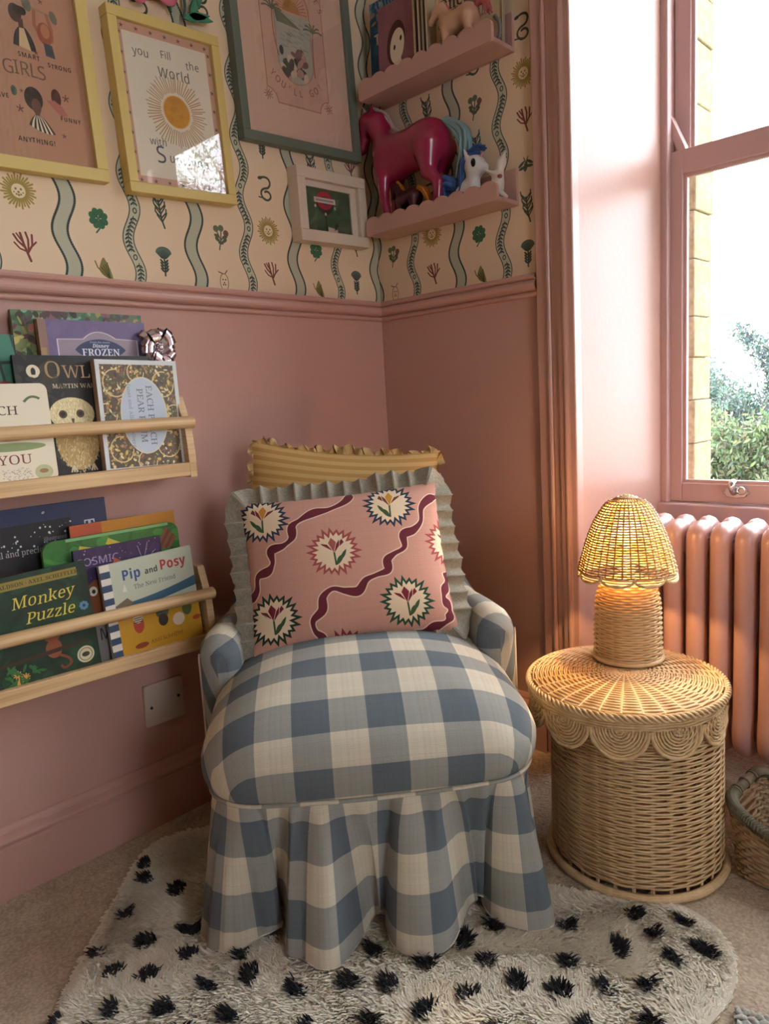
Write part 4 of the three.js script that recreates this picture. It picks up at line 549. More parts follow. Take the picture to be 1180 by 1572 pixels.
{
  const chair = thing('armchair', 'small blue and cream gingham armchair with a gathered skirt', 'armchair', null, [CHX, 0, CHZ], CHR);
  const FR = 0.288, BK = -0.19, HW = 0.268, RC = 0.095;
  // seat outline: rounded rectangle, slightly bowed front; t in 0..1 counter-clockwise from above, starting at the middle of the back
  const corner = [[HW, BK, 0.06], [HW, FR, RC], [-HW, FR, RC], [-HW, BK, 0.06]];
  const outlinePts = []; const pushArc = (cx, cz, r, a0, a1, n) => { for (let i = 0; i <= n; i++) { const a = lerp(a0, a1, i / n); outlinePts.push([cx + r * Math.cos(a), cz + r * Math.sin(a)]); } };
  outlinePts.push([0, BK]); pushArc(HW - 0.06, BK + 0.06, 0.06, -Math.PI / 2, 0, 8); for (let i = 1; i < 8; i++) outlinePts.push([HW, lerp(BK + 0.06, FR - RC, i / 8)]); pushArc(HW - RC, FR - RC, RC, 0, Math.PI / 2, 12);
  for (let i = 1; i < 14; i++) { const q = lerp(HW - RC, -HW + RC, i / 14); outlinePts.push([q, FR + 0.010 * (1 - (q / (HW - RC)) ** 2)]); }
  pushArc(-HW + RC, FR - RC, RC, Math.PI / 2, Math.PI, 12); for (let i = 1; i < 8; i++) outlinePts.push([-HW, lerp(FR - RC, BK + 0.06, i / 8)]); pushArc(-HW + 0.06, BK + 0.06, 0.06, Math.PI, Math.PI * 1.5, 8); outlinePts.push([0, BK]);
  const cum = [0]; for (let i = 1; i < outlinePts.length; i++) cum.push(cum[i - 1] + Math.hypot(outlinePts[i][0] - outlinePts[i - 1][0], outlinePts[i][1] - outlinePts[i - 1][1]));
  const LEN = cum[cum.length - 1];
  const outline = (s) => { s = ((s % LEN) + LEN) % LEN; let i = 1; while (i < cum.length - 1 && cum[i] < s) i++; const f = (s - cum[i - 1]) / (cum[i] - cum[i - 1]), a = outlinePts[i - 1], b = outlinePts[i], dx = b[0] - a[0], dz = b[1] - a[1], l = Math.hypot(dx, dz); return [lerp(a[0], b[0], f), lerp(a[1], b[1], f), dz / l, -dx / l]; };
  const smoothNormal = (s) => { const a = outline(s - 0.012), b = outline(s + 0.012); let nx = a[2] + b[2], nz = a[3] + b[3]; const l = Math.hypot(nx, nz) || 1; return [nx / l, nz / l]; };
  // seat cushion: side wall bulging out, then a dome
  const prof = [[0.93, 0.231, 0], [0.955, 0.234], [0.978, 0.242], [0.993, 0.254], [1.0, 0.270], [0.997, 0.287], [0.985, 0.303], [0.96, 0.319], [0.92, 0.334], [0.86, 0.349], [0.78, 0.363], [0.68, 0.375], [0.56, 0.385], [0.42, 0.393], [0.26, 0.398], [0.12, 0.400], [0.0, 0.401]];
  let dropAcc = 0; const drop = prof.map((p, i) => { if (i) dropAcc += Math.hypot((p[0] - prof[i - 1][0]) * 0.26, p[1] - prof[i - 1][1]); return dropAcc; });
  const cx0 = 0, cz0 = 0.05, total = dropAcc, N = 140;
  part('seat', surface(N, prof.length - 1, (u, v) => {
    const k = Math.round(v * (prof.length - 1)), [f, y] = prof[k], s = u * LEN, [ox, oz] = outline(s), [nx, nz] = smoothNormal(s);
    const x = cx0 + (ox - cx0) * f, z = cz0 + (oz - cz0) * f, flatF = f;       // arc length beyond the flat projection goes down the side
    const extra = Math.max(0, (total - drop[k]) - 0.26 * flatF) * 1.05, tilt = 0.012 * (z - cz0) / 0.25;
    return [x, y - Math.max(0, tilt) * (y > 0.3 ? 1 : 0.0) * 0.8, z, x + nx * extra * Math.abs(nx) + 0.007, -(z + nz * extra * Math.abs(nz)) - 0.003];
  }), gingham, chair);
  const pipe = (y, f, r) => { const pts = []; for (let i = 0; i < 160; i++) { const [x, z] = outline(i / 160 * LEN); pts.push(V3(cx0 + (x - cx0) * f, y, cz0 + (z - cz0) * f)); } return strand(pts, r, 6, true); };
  part('seat_piping', pipe(0.2325, 0.962, 0.0035), gingham, chair);
  part('seat_band', surface(N, 2, (u, v) => { const [x, z] = outline(u * LEN); return [x * 0.87, lerp(0.17, 0.24, v), cz0 + (z - cz0) * 0.87, u * LEN, lerp(0.18, 0.232, v)]; }), gingham, chair);
  // gathered skirt: folds grow from the band to the hem; cloth runs on along the folded hem so that the checks stay square
  const M = 900, peaks = [];      // positions along the outline of the outward folds, found from the wanted front positions
  const sOf = (x) => { let best = 0, bd = 9; for (let i = 0; i < 2000; i++) { const s = i / 2000 * LEN, [a, b] = outline(s); if (b < FR - RC * 0.9) continue; const d = Math.abs(a - x); if (d < bd) { bd = d; best = s; } } return best; };
  const frontPeaks = [0.236, 0.064, -0.094, -0.25].map(sOf).sort((a, b) => a - b);
  { let s = frontPeaks[0]; const r = random(5); const before = []; while (s > 0.05) { s -= 0.10 + 0.05 * r(); before.unshift(s); } let e = frontPeaks[3]; const after = []; while (e < LEN - 0.12) { e += 0.10 + 0.05 * r(); after.push(e); } peaks.push(...before, ...frontPeaks, ...after); }
  const phase = (s) => { let i = 0; while (i < peaks.length - 2 && peaks[i + 1] < s) i++; return i + (s - peaks[i]) / (peaks[i + 1] - peaks[i]); };
  const hemAt = (s, v) => {      // v 0 top .. 1 hem
    const [x, z] = outline(s), [nx, nz] = smoothNormal(s), p = phase(s), c = Math.cos(p * TAU), fold = Math.sign(c) * Math.pow(Math.abs(c), 0.75);
    const fine = Math.sin(s * 118 + 2 * Math.sin(s * 23)) , mid = Math.sin(p * TAU * 2 + 1.3 + 1.5 * Math.sin(s * 9));
    const g = Math.pow(v, 0.75), ff = 0.45 + 0.55 * smooth(0.05, 0.9, nz), out = 0.016 * v * ff + g * ff * (0.040 * fold + 0.009 * mid + 0.022 * (Math.abs(Math.sin(p * Math.PI * 2.5 + 0.8 * Math.sin(s * 11))) - 0.64)) + 0.0045 * fine * (1 - 0.35 * v) * Math.min(1, v * 9 + 0.35), side = g * ff * 0.026 * Math.sin(p * TAU + 0.4) + 0.004 * Math.cos(s * 118) * Math.min(1, v * 5);
    const fx = cx0 + (x - cx0) * 0.945, fz = cz0 + (z - cz0) * 0.945, y = lerp(0.231, 0.010 + 0.012 * (1 - fold) * ff + 0.003 * mid, v) ;
    return [fx + nx * out - nz * side, y, fz + nz * out + nx * side];
  };
  const hemLen = [0]; { let q = hemAt(0, 0.85); for (let i = 1; i <= M; i++) { const e = hemAt(i / M * LEN, 0.85); hemLen.push(hemLen[i - 1] + Math.hypot(e[0] - q[0], e[2] - q[2])); q = e; } }
  const midHem = hemLen[Math.round(sOf(0) / LEN * M)];
  part('skirt', surface(M, 26, (u, v) => { const q = hemAt(u * LEN, v), i = Math.round(u * M); return [q[0], q[1], q[2], -(hemLen[i] - midHem), q[1] * 1.03 + 0.016]; }), gingham, chair);
  part('skirt_hem', (() => { const pts = []; for (let i = 0; i < M; i += 2) { const q = hemAt(i / M * LEN, 1); pts.push(V3(q[0], q[1], q[2])); } return strand(pts, 0.0012, 4, true); })(), gingham, chair);
  // wrap-round back and arms: one padded shell swept along a horseshoe
  const path = curve([[-0.254, 0, 0.045], [-0.248, 0, -0.02], [-0.236, 0, -0.10], [-0.212, 0, -0.17], [-0.16, 0, -0.225], [-0.08, 0, -0.252], [0, 0, -0.26], [0.08, 0, -0.252], [0.16, 0, -0.225], [0.212, 0, -0.17], [0.236, 0, -0.10], [0.248, 0, -0.02], [0.254, 0, 0.045]], 120);
  const plen = [0]; for (let i = 1; i < path.length; i++) plen.push(plen[i - 1] + path[i].distanceTo(path[i - 1])); const PL = plen[path.length - 1];
  const topAt = (t) => { const d = Math.min(t, 1 - t); return lerp(lerp(0.405, 0.428, smooth(0, 0.06, d)), 0.60, smooth(0.20, 0.40, d)); };
  const section = (t, a) => {     // a 0..1 round the section: inner side up, over the top, outer side down
    const i = Math.min(path.length - 2, Math.floor(t * (path.length - 1))), f = t * (path.length - 1) - i, p = path[i].clone().lerp(path[i + 1], f), d = path[Math.min(path.length - 1, i + 2)].clone().sub(path[Math.max(0, i - 1)]).normalize(), nx = -d.z, nz = d.x;     // inward normal
    const sgn = (nx * -p.x + nz * (0.05 - p.z)) > 0 ? 1 : -1, dEnd = Math.min(t, 1 - t) * PL, e = Math.sqrt(Math.max(0, 1 - Math.pow(1 - Math.min(1, dEnd / 0.035), 2))), top = topAt(t) - 0.022 * (1 - e), th = 0.036 * e, lean = 0.22 * smooth(0.15, 0.45, Math.min(t, 1 - t)) ;
    const bottom = 0.20, hgt = top - bottom - th; let w, y, arcl;
    const L1 = hgt, L2 = Math.PI * th, tot = 2 * L1 + L2, s = a * tot;
    if (s < L1) { w = th * (1 + 0.12 * Math.sin(s / L1 * Math.PI)); y = bottom + s; } else if (s < L1 + L2) { const q = (s - L1) / th; w = th * Math.cos(q); y = top - th + th * Math.sin(q); } else { w = -th; y = bottom + hgt - (s - L1 - L2); }
    const off = w * sgn - lean * (y - 0.25) * sgn * 0.35; arcl = s;
    return [p.x + nx * off, y, p.z + nz * off, t * PL + 0.02, arcl + 0.012];
  };
  part('back_and_arms', surface(220, 34, (u, v) => section(u, v)), gingham, chair);
  for (const e of [0.03, 0.97]) { const pts = []; for (let i = 0; i <= 24; i++) { const q = section(e, 0.60 + i / 24 * 0.40); pts.push(V3(q[0], q[1], q[2])); } part('arm_piping', strand(pts, 0.003, 6), std(rgb(0.62, 0.56, 0.44), 0.9), chair); }
  // hidden turned feet
  for (const [x, z] of [[-0.19, 0.22], [0.19, 0.22], [-0.15, -0.15], [0.15, -0.15]]) part('foot', lathe([[0.012, 0.006], [0.016, 0.05], [0.02, 0.2]], 14).translate(x, 0, z), std(rgb(0.25, 0.14, 0.07), 0.4), chair);
}
// ---------------------------------------------------------------- cushions
function puff(w, h, T, bow = 0.045, nu = 44, nv = 34) {        // closed cushion, front and back face, uv 0..1 on both
  const face = (s) => surface(nu, nv, (u, v) => { const a = u * 2 - 1, b = v * 2 - 1, e = (1 - Math.pow(Math.abs(a), 2.6)) * (1 - Math.pow(Math.abs(b), 2.6)), pull = 1 - 0.045 * (1 - Math.abs(a) ** 4) * (b * b) * (Math.abs(b) ** 6) - 0.0; const x = a * w / 2 * (1 - 0.035 * (1 - b * b)), y = b * h / 2 * (1 - bow * (1 - a * a)); return [x * pull, y, s * T * Math.pow(Math.max(0, e), 0.55), s > 0 ? u : 1 - u, v]; });
  const back = face(-1); const ix = back.index.array; for (let i = 0; i < ix.length; i += 3) { const t = ix[i]; ix[i] = ix[i + 1]; ix[i + 1] = t; } back.computeVertexNormals();
  return merged([face(1), back]);
}
function edgePath(w, h, s, bow = 0.045) {  // s 0..1 round the rounded seam of a cushion: x, y, outward normal, length
  const r = 0.024, a = w - 2 * r, b = h - 2 * r, q = Math.PI * r / 2, L = 2 * (a + b) + 4 * q; let d = ((s % 1) + 1) % 1 * L, x, y, nx, ny;
  const seg = [[a, -a / 2, h / 2, 1, 0, 0, 1], [q, a / 2, b / 2, 0], [b, w / 2, b / 2, 0, -1, 1, 0], [q, a / 2, -b / 2, 1], [a, a / 2, -h / 2, -1, 0, 0, -1], [q, -a / 2, -b / 2, 2], [b, -w / 2, -b / 2, 0, 1, -1, 0], [q, -a / 2, b / 2, 3]];
  for (const g of seg) { if (d > g[0]) { d -= g[0]; continue; } if (g.length === 4) { const t = Math.PI / 2 - g[3] * Math.PI / 2 - d / r; nx = Math.cos(t); ny = Math.sin(t); x = g[1] + r * nx; y = g[2] + r * ny; } else { x = g[1] + g[3] * d; y = g[2] + g[4] * d; nx = g[5]; ny = g[6]; } break; }
  const A = x / (w / 2), B = y / (h / 2); return [x * (1 - 0.035 * (1 - B * B)), y * (1 - bow * (1 - A * A)), nx, ny, s * L];
}
const linen = (a, b, seed) => new THREE.MeshStandardMaterial({ map: (() => { const t = tinted(256, seed, [[128, 64, 1], [64, 128, 1], [12, 12, 0.4]], a, b); t.repeat.set(8, 8); return t; })(), roughness: 0.95 });
const cushionPrint = canvas(1200, 900, (g, W, H) => {
  g.fillStyle = '#cc9a87'; g.fillRect(0, 0, W, H); const r = random(3);
  for (let y = 0; y < H; y += 3) { g.globalAlpha = 0.10 * r(); g.fillStyle = r() > 0.5 ? '#e0ad9a' : '#a8715f'; g.fillRect(0, y, W, 2); } for (let x = 0; x < W; x += 3) { g.globalAlpha = 0.10 * r(); g.fillStyle = r() > 0.5 ? '#e0ad9a' : '#a8715f'; g.fillRect(x, 0, 2, H); } g.globalAlpha = 1;
  const P = (u, v) => [u * W, v * H];
  const squiggle = (pts, close) => { const c = new THREE.CatmullRomCurve3(pts.map(([u, v]) => V3(u * W, v * H, 0))).getPoints(260), n = c.length; const wid = (i) => { const t = i / n; return 24 + 10 * Math.sin(t * 34); }; for (const [col, add] of [['#e6cdb4', 7], ['#6a2430', 0]]) { g.fillStyle = col; const L = [], R = []; for (let i = 1; i < n - 1; i++) { const d = c[i + 1].clone().sub(c[i - 1]).normalize(), w = Math.max(4, wid(i) * 0.72 + 2) * Math.min(1, i / 10, (n - i) / 10) + add; L.push([c[i].x - d.y * w, c[i].y + d.x * w]); R.unshift([c[i].x + d.y * w, c[i].y - d.x * w]); } g.beginPath(); [...L, ...R].forEach(([x, y], i) => (i ? g.lineTo(x, y) : g.moveTo(x, y))); g.closePath(); g.fill(); } };
  squiggle([[0.57, -0.02], [0.53, 0.06], [0.44, 0.115], [0.36, 0.13], [0.29, 0.17], [0.245, 0.21], [0.235, 0.29], [0.19, 0.335], [0.125, 0.36], [0.125, 0.44], [0.10, 0.485], [0.045, 0.51], [0.03, 0.60], [-0.02, 0.66]]);
  squiggle([[1.02, 0.10], [0.955, 0.125], [0.91, 0.18], [0.895, 0.28], [0.85, 0.335], [0.795, 0.36], [0.79, 0.445], [0.73, 0.485], [0.695, 0.52], [0.69, 0.585], [0.63, 0.61], [0.575, 0.635], [0.53, 0.70], [0.47, 0.69], [0.405, 0.665], [0.355, 0.71], [0.345, 0.79], [0.295, 0.85], [0.30, 0.915], [0.33, 0.965], [0.28, 1.02]]);
  squiggle([[1.0, 0.62], [0.985, 0.70], [0.955, 0.79], [0.975, 0.87], [0.955, 0.94], [0.86, 0.985], [0.78, 1.02]]);
  const flower = (u, v, zig, tulip, accent, flip) => {
    const [cx, cy] = P(u, v), R0 = 106, R1 = 140; const pts = []; for (let k = 0; k < 44; k++) { const a = k / 44 * TAU - 0.07, q = (k % 2 ? R1 : R0) * (1 + 0.05 * Math.sin(k * 2.3)); pts.push([cx + Math.cos(a) * q * 1.05, cy + Math.sin(a) * q * 0.97]); }
    g.fillStyle = '#e8d2b0'; g.beginPath(); pts.forEach(([x, y], i) => (i ? g.lineTo(x, y) : g.moveTo(x, y))); g.closePath(); g.fill(); g.strokeStyle = zig; g.lineWidth = 12; g.lineJoin = 'miter'; g.stroke();
    g.save(); g.translate(cx, cy - 4); g.scale(flip ? -1.2 : 1.2, 1.15); g.strokeStyle = '#3c5a34'; g.lineWidth = 9; g.beginPath(); g.moveTo(0, 0); g.lineTo(4, 76); g.stroke();
    g.fillStyle = '#3c5a34'; g.beginPath(); g.moveTo(6, 72); g.quadraticCurveTo(8, 34, 34, 26); g.quadraticCurveTo(44, 8, 62, -2); g.quadraticCurveTo(58, 30, 40, 44); g.quadraticCurveTo(26, 70, 6, 76); g.fill();
    for (const [c, pth] of [[tulip, [[0, 6], [-56, -34], [-66, -48], [-30, -38], [0, 6]]], [tulip, [[0, 6], [56, -40], [44, -62], [22, -34], [0, 6]]], [accent, [[-4, 6], [-26, -44], [-8, -74], [16, -46], [6, 6]]], [tulip, [[0, 8], [14, -36], [34, -62], [30, -24], [4, 10]]]]) { g.fillStyle = c; g.beginPath(); g.moveTo(...pth[0]); for (let k = 1; k < pth.length; k++) g.lineTo(...pth[k]); g.fill(); g.strokeStyle = '#e8d2b0'; g.lineWidth = 3; g.stroke(); }
    g.restore();
  };
  flower(0.10, 0.135, '#27384a', '#7a2e2c', '#c98a2c', true); flower(0.745, 0.135, '#27384a', '#7a3a2c', '#c98a2c', true); flower(0.435, 0.42, '#a8504c', '#7a2c36', '#a85a50', false); flower(0.105, 0.80, '#1f3a2a', '#7a2230', '#7a2230', false); flower(0.765, 0.80, '#1f4a34', '#7a2230', '#7a2230', false); flower(1.04, 0.43, '#a8504c', '#7a2c36', '#a85a50', false); flower(0.44, 1.09, '#8a3038', '#7a2c36', '#a85a50', false);
});
function placeOnChair(o, x, y, z, lean, roll, turn = 0) {
  const c = Math.cos(CHR), s = Math.sin(CHR); o.position.set(CHX + c * x + s * z, y, CHZ - s * x + c * z); o.rotation.set(-lean, CHR + turn, roll, 'YXZ');
}
{
  const o = thing('cushion', 'pink tulip print cushion with grey ruffle in front on armchair', 'cushion', 'cushions on the armchair'), w = 0.380, h = 0.290, T = 0.046;
  part('cover', puff(w, h, T), new THREE.MeshStandardMaterial({ map: cushionPrint, roughness: 0.95, bumpMap: scaled(weaveBump, 3, 2.4), bumpScale: 0.0005 }), o);
  const L = 2 * (w + h), n = 1200, pleats = 40, rz = random(6), jit = Array.from({ length: pleats + 1 }, () => rz());
  part('ruffle', surface(n, 7, (u, v) => {     // overlapping flat pleats
    const k = Math.floor(u * pleats) % pleats, f = u * pleats - Math.floor(u * pleats), lap = 0.30 * jit[k], [x, y, nx, ny] = edgePath(w * 0.985, h * 0.985, u + (0.24 * Math.sin(f * TAU)) / pleats);
    const g = smooth(0, 0.4, v), zz = (0.0075 + 0.004 * jit[k]) * (smooth(0.0, 0.28, f) - smooth(0.70, 1, f)) * 1.7 - 0.006, out = v * (0.031 + 0.006 * jit[k]) + 0.003 * g * Math.sin(f * Math.PI);
    return [x + nx * out, y + ny * out, zz * (0.35 + 0.65 * g) - 0.006 * v + 0.002 * v * Math.sin(u * 40), u * L * 1.6, v * 0.04];
  }), linen(rgb(0.27, 0.25, 0.19), rgb(0.40, 0.37, 0.29), 51), o);
  placeOnChair(o, -0.010, 0.512, -0.052, 0.40, 0.05, 0.0);
}
{
  const o = thing('cushion', 'yellow striped cushion with frilled edge behind the pink one', 'cushion', 'cushions on the armchair'), w = 0.385, h = 0.36, T = 0.040;
  const stripes = canvas(256, 512, (g, W, H) => { const r = random(4); for (let y = 0; y < H; y++) { const k = Math.floor(y / 64) % 2, j = (r() - 0.5) * 10; g.fillStyle = k ? `rgb(${208 + j},${172 + j},${112 + j})` : `rgb(${192 + j},${148 + j},${84 + j})`; g.fillRect(0, y, W, 1); } }); stripes.wrapS = stripes.wrapT = THREE.RepeatWrapping; stripes.repeat.set(4, 5.2);
  const m = new THREE.MeshStandardMaterial({ map: stripes, roughness: 0.95 });
  part('cover', puff(w, h, T, 0.10), m, o);
  const n = 1400, r = random(9), ph = Array.from({ length: 12 }, () => r() * 6.28);
  part('frill', surface(n, 6, (u, v) => {
    const [x, y, nx, ny] = edgePath(w * 0.985, h * 0.985, u, 0.10), p = u * 120 * TAU, q = u * TAU, near = Math.pow(Math.min(1, Math.abs(x) / (w / 2)), 14) * Math.pow(Math.min(1, Math.abs(y) / (h / 2)), 6), hump = smooth(0.12, 0, Math.abs(x - 0.01)) * (y > 0 ? 1 : 0);
    const out = v * (0.004 + 0.006 * (0.5 + 0.5 * Math.sin(q * 17 + ph[0])) + 0.012 * near + 0.010 * hump + 0.004 * Math.sin(p * 0.37 + ph[1])), amp = (0.003 + 0.006 * v) * (0.7 + 0.5 * Math.sin(q * 31 + ph[2]));
    return [x + nx * out + ny * 0.004 * Math.sin(p * 0.61 + 3 * v), y + ny * out - nx * 0.004 * Math.sin(p * 0.61 + 3 * v), amp * Math.sin(p + 2 * v) + 0.005 * v * Math.sin(q * 13 + ph[3]) + 0.002, u * 6, v * 0.05];
  }), linen(rgb(0.50, 0.33, 0.13), rgb(0.66, 0.47, 0.22), 53), o);
  placeOnChair(o, -0.012, 0.557, -0.165, 0.20, -0.12, 0.0);
}
// ---------------------------------------------------------------- rattan side table
const caneDark = cane(rgb(0.40, 0.24, 0.10), rgb(0.58, 0.38, 0.17), 33);
{
  const o = thing('side_table', 'round woven rattan drum side table with scalloped lid edge', 'side table', null, [0.7755, 0, 0.232]);
  const RB = 0.1435, H = 0.30, rows = 56, stakes = 30, list = [];
  for (let k = 0; k < rows; k++) { const y = 0.022 + k / (rows - 1) * (H - 0.03), ph = (k % 2) * Math.PI; list.push(strand(ring(stakes * 4, (a) => [RB - 0.004 + 0.003 * (1 - y / H) + 0.0017 * Math.cos(a * stakes / 2 + ph), y + 0.0005 * Math.sin(a * 7 + k)]), 0.0018, 5, true)); }
  const weave = part('woven_side', merged(list), rattan, o); weave.userData.kind = 'stuff';
  const st = []; for (let k = 0; k < stakes; k++) { const a = (k + 0.5) / stakes * TAU; for (const d of [-0.011, 0.011]) st.push(strand([V3((RB - 0.0045) * Math.cos(a + d), 0.01, (RB - 0.0045) * Math.sin(a + d)), V3((RB - 0.0055) * Math.cos(a + d), H, (RB - 0.0055) * Math.sin(a + d))], 0.0017, 5)); } part('stakes', merged(st), rattan, o).userData.kind = 'stuff';
  part('table_floor', lathe([[0.0, 0.016], [RB - 0.010, 0.016], [RB - 0.010, 0.012], [0, 0.012]], 48), rattan, o);
  part('foot_ring', new THREE.TorusGeometry(RB + 0.004, 0.0075, 10, 72).rotateX(Math.PI / 2).translate(0, 0.0075, 0), rattan, o);
  // lid, set a little towards the chair
  const lid = new THREE.Group(); lid.name = 'lid'; lid.position.set(-0.014, H, 0.008); o.add(lid);
  const LR = 0.161, ribs = 30, wv = []; let rr = 0.003, k = 0;
  const domeY = (r) => 0.024 + 0.006 * (1 - (r / LR) ** 2) - 0.004 * Math.pow(r / LR, 10);
  while (rr < LR - 0.006) { const ph = (k % 2) * Math.PI, r0 = rr, amp = Math.min(0.0014, r0 * 0.03); wv.push(strand(ring(Math.max(60, ribs * 4), (a) => [r0, domeY(r0) + amp * Math.cos(a * ribs / 2 + ph)]), 0.0018, 5, true)); rr += 0.0041; k++; }
  part('woven_top', merged(wv), rattan, lid).userData.kind = 'stuff';
  for (let q = 0; q < ribs; q++) { const a = (q + 0.5) / ribs * TAU; part('rib', strand([0.012, 0.05, 0.09, 0.13, LR - 0.003].map((r) => V3(r * Math.cos(a), domeY(r) + 0.0005, r * Math.sin(a))), 0.0019, 5), rattan, lid); }
  part('lid_board', lathe([[0, 0.018], [LR - 0.008, 0.014], [LR - 0.008, 0.004], [0, 0.004]], 48), rattan, lid);
  const braid = []; for (let s = 0; s < 4; s++) braid.push(strand(ring(220, (a) => { const q = a * 26 + s * TAU / 4; return [LR + 0.0015 + 0.0038 * Math.cos(q), 0.016 + 0.0055 * Math.sin(q)]; }), 0.0023, 5, true)); part('braided_rim', merged(braid), rattan, lid);
  const under = []; for (let s = 0; s < 4; s++) under.push(strand(ring(120, (a) => [LR - 0.003 + 0.0008 * Math.cos(a * 17 + s * 2), 0.009 - s * 0.0045]), 0.0022, 5, true)); part('rim_strands', merged(under), rattan, lid);
  const scallops = 11, off = 0.05;
  for (let q = 0; q < scallops; q++) {
    const a0 = (q + off) / scallops * TAU, half = Math.PI / scallops * 0.97, d = 0.047, R = LR - 0.001, parts = [];
    const on = (u, v, lift = 0) => V3((R + lift) * Math.cos(a0 + u * half), -0.004 - v * d, (R + lift) * Math.sin(a0 + u * half));
    for (let j = 0; j < 9; j++) { const s = 1 - j * 0.108, pts = []; for (let i = 0; i <= 22; i++) { const t = i / 22 * Math.PI; pts.push(on(Math.cos(t) * s, Math.sin(t) * s, 0.0012 * Math.cos(i * 1.4 + j * Math.PI))); } parts.push(strand(pts, j ? 0.0020 : 0.0036, 5)); }
    for (let j = 1; j < 8; j++) { const t = j / 8 * Math.PI, pts = []; for (let i = 0; i <= 4; i++) pts.push(on(Math.cos(t) * i / 4 * 0.98, Math.sin(t) * i / 4 * 0.98, -0.0012)); parts.push(strand(pts, 0.0014, 4)); }
    part('scallop', merged(parts), rattan, lid);
  }
}
// ---------------------------------------------------------------- rattan mushroom lamp (lit)
const shadeCane = cane(rgb(0.34, 0.21, 0.085), rgb(0.52, 0.34, 0.15), 35);
{
  const Y0 = 0.3345, o = thing('table_lamp', 'lit rattan mushroom lamp with scalloped shade on side table', 'lamp', null, [0.7385, Y0, 0.178]);
  const prof = (y) => { const H = 0.158; return y < 0.085 ? lerp(0.0595, 0.0572, y / 0.085) : 0.0572 - 0.022 * Math.pow((y - 0.085) / (H - 0.085), 2.1); }, stakes = 22, list = [];
  for (let k = 0; k < 30; k++) { const y = 0.009 + k * 0.0045, ph = (k % 2) * Math.PI; list.push(strand(ring(stakes * 4, (a) => [prof(y) - 0.002 + 0.0017 * Math.cos(a * stakes / 2 + ph), y]), 0.0021, 5, true)); }
  part('woven_base', merged(list), rattan, o).userData.kind = 'stuff';
  part('base_lining', lathe([[0.054, 0.002], [0.0535, 0.085], [0.046, 0.122], [0.036, 0.138], [0.0, 0.142]], 32), caneDark, o);
  part('foot_ring', strand(ring(64, () => [0.0585, 0.004]), 0.0042, 7, true), rattan, o);
  // shade
  const sh = new THREE.Group(); sh.name = 'shade'; sh.position.y = 0.163; o.add(sh);
  const SH = 0.127, lobes = 9, off = 0.55, lob = (a) => Math.abs(Math.cos((a * lobes + off) / 2));
  const rowsN = 31, ws = [], nst = 36;
  const profR = (y, a) => { const t = clamp(1 - y / SH); return (0.017 + 0.066 * Math.pow(t, 0.46)) * (0.965 + 0.045 * Math.pow(lob(a), 0.7) * smooth(0.05, 0.6, t)); };
  for (let k = 0; k < rowsN; k++) { const ph = (k % 2) * Math.PI, y = SH * (1 - k / (rowsN - 1)); ws.push(strand(ring(nst * 4, (a) => [profR(y, a) + 0.0011 * Math.cos(a * nst / 2 + ph), y]), 0.00155, 5, true)); }
  part('woven_shade', merged(ws), shadeCane, sh).userData.kind = 'stuff';
  const sv = []; for (let k = 0; k < nst; k++) { const a = k / nst * TAU, pts = []; for (let i = 0; i <= 14; i++) { const y = SH * (1 - i / 14), r = profR(y, a); pts.push(V3(r * Math.cos(a), y, r * Math.sin(a))); } sv.push(strand(pts, 0.0015, 4)); } part('shade_stakes', merged(sv), caneDark, sh).userData.kind = 'stuff';
  // scalloped skirt of the shade and its thick edge
  for (let q = 0; q < lobes; q++) {
    const aMid = (q * TAU - off) / lobes, half = Math.PI / lobes * 0.98, d = 0.014, edge = [], rows = [];
    for (let i = 0; i <= 24; i++) { const t = i / 24 * Math.PI, a = aMid - Math.cos(t) * half, r = profR(0, a) + 0.0006; edge.push(V3(r * Math.cos(a), -Math.pow(Math.sin(t), 0.7) * d, r * Math.sin(a))); }
    for (let j = 0; j < 3; j++) { const yy = -0.003 - j * 0.0042, wdt = Math.sqrt(Math.max(0, 1 - (yy / -d) ** 2)), pts = []; for (let i = 0; i <= 12; i++) { const a = aMid + (i / 12 * 2 - 1) * half * wdt, r = profR(0, a); pts.push(V3(r * Math.cos(a), yy, r * Math.sin(a))); } rows.push(strand(pts, 0.0015, 5)); }
    const g = part('scallop', merged([...rows, strand(edge, 0.0026, 6), strand(edge.map((p, i) => V3(p.x * 1.012, p.y + 0.0014 * Math.sin(i * 1.9), p.z * 1.012)), 0.0016, 5)]), rattan, sh);
  }
  part('shade_cap', merged([strand(ring(40, () => [0.016, SH]), 0.0030, 6, true), strand(ring(40, (a) => [0.010 + 0.001 * Math.cos(a * 6), SH + 0.002]), 0.0028, 6, true), strand(ring(30, () => [0.004, SH + 0.0035]), 0.0030, 6, true)]), rattan, sh);
  part('bulb_holder', lathe([[0.0, 0.0], [0.012, 0.0], [0.012, 0.06], [0.0, 0.06]], 18).translate(0, 0.14, 0), std(rgb(0.75, 0.7, 0.62), 0.5), o);
  const bulb = part('bulb', new THREE.SphereGeometry(0.017, 20, 14).scale(1, 1.15, 1).translate(0, 0.224, 0), std(rgb(1, 0.72, 0.30), 0.4, { emissive: rgb(1, 0.62, 0.20), emissiveIntensity: 8 }), o);
  const light = new THREE.PointLight(rgb(1.0, 0.58, 0.22), LAMP_POWER, 0, 2); light.name = 'lamp_light'; light.position.set(0, 0.224, 0); light.castShadow = true; light.shadow.radius = 0.3; light.shadow.bias = -0.0005; o.add(light);
}
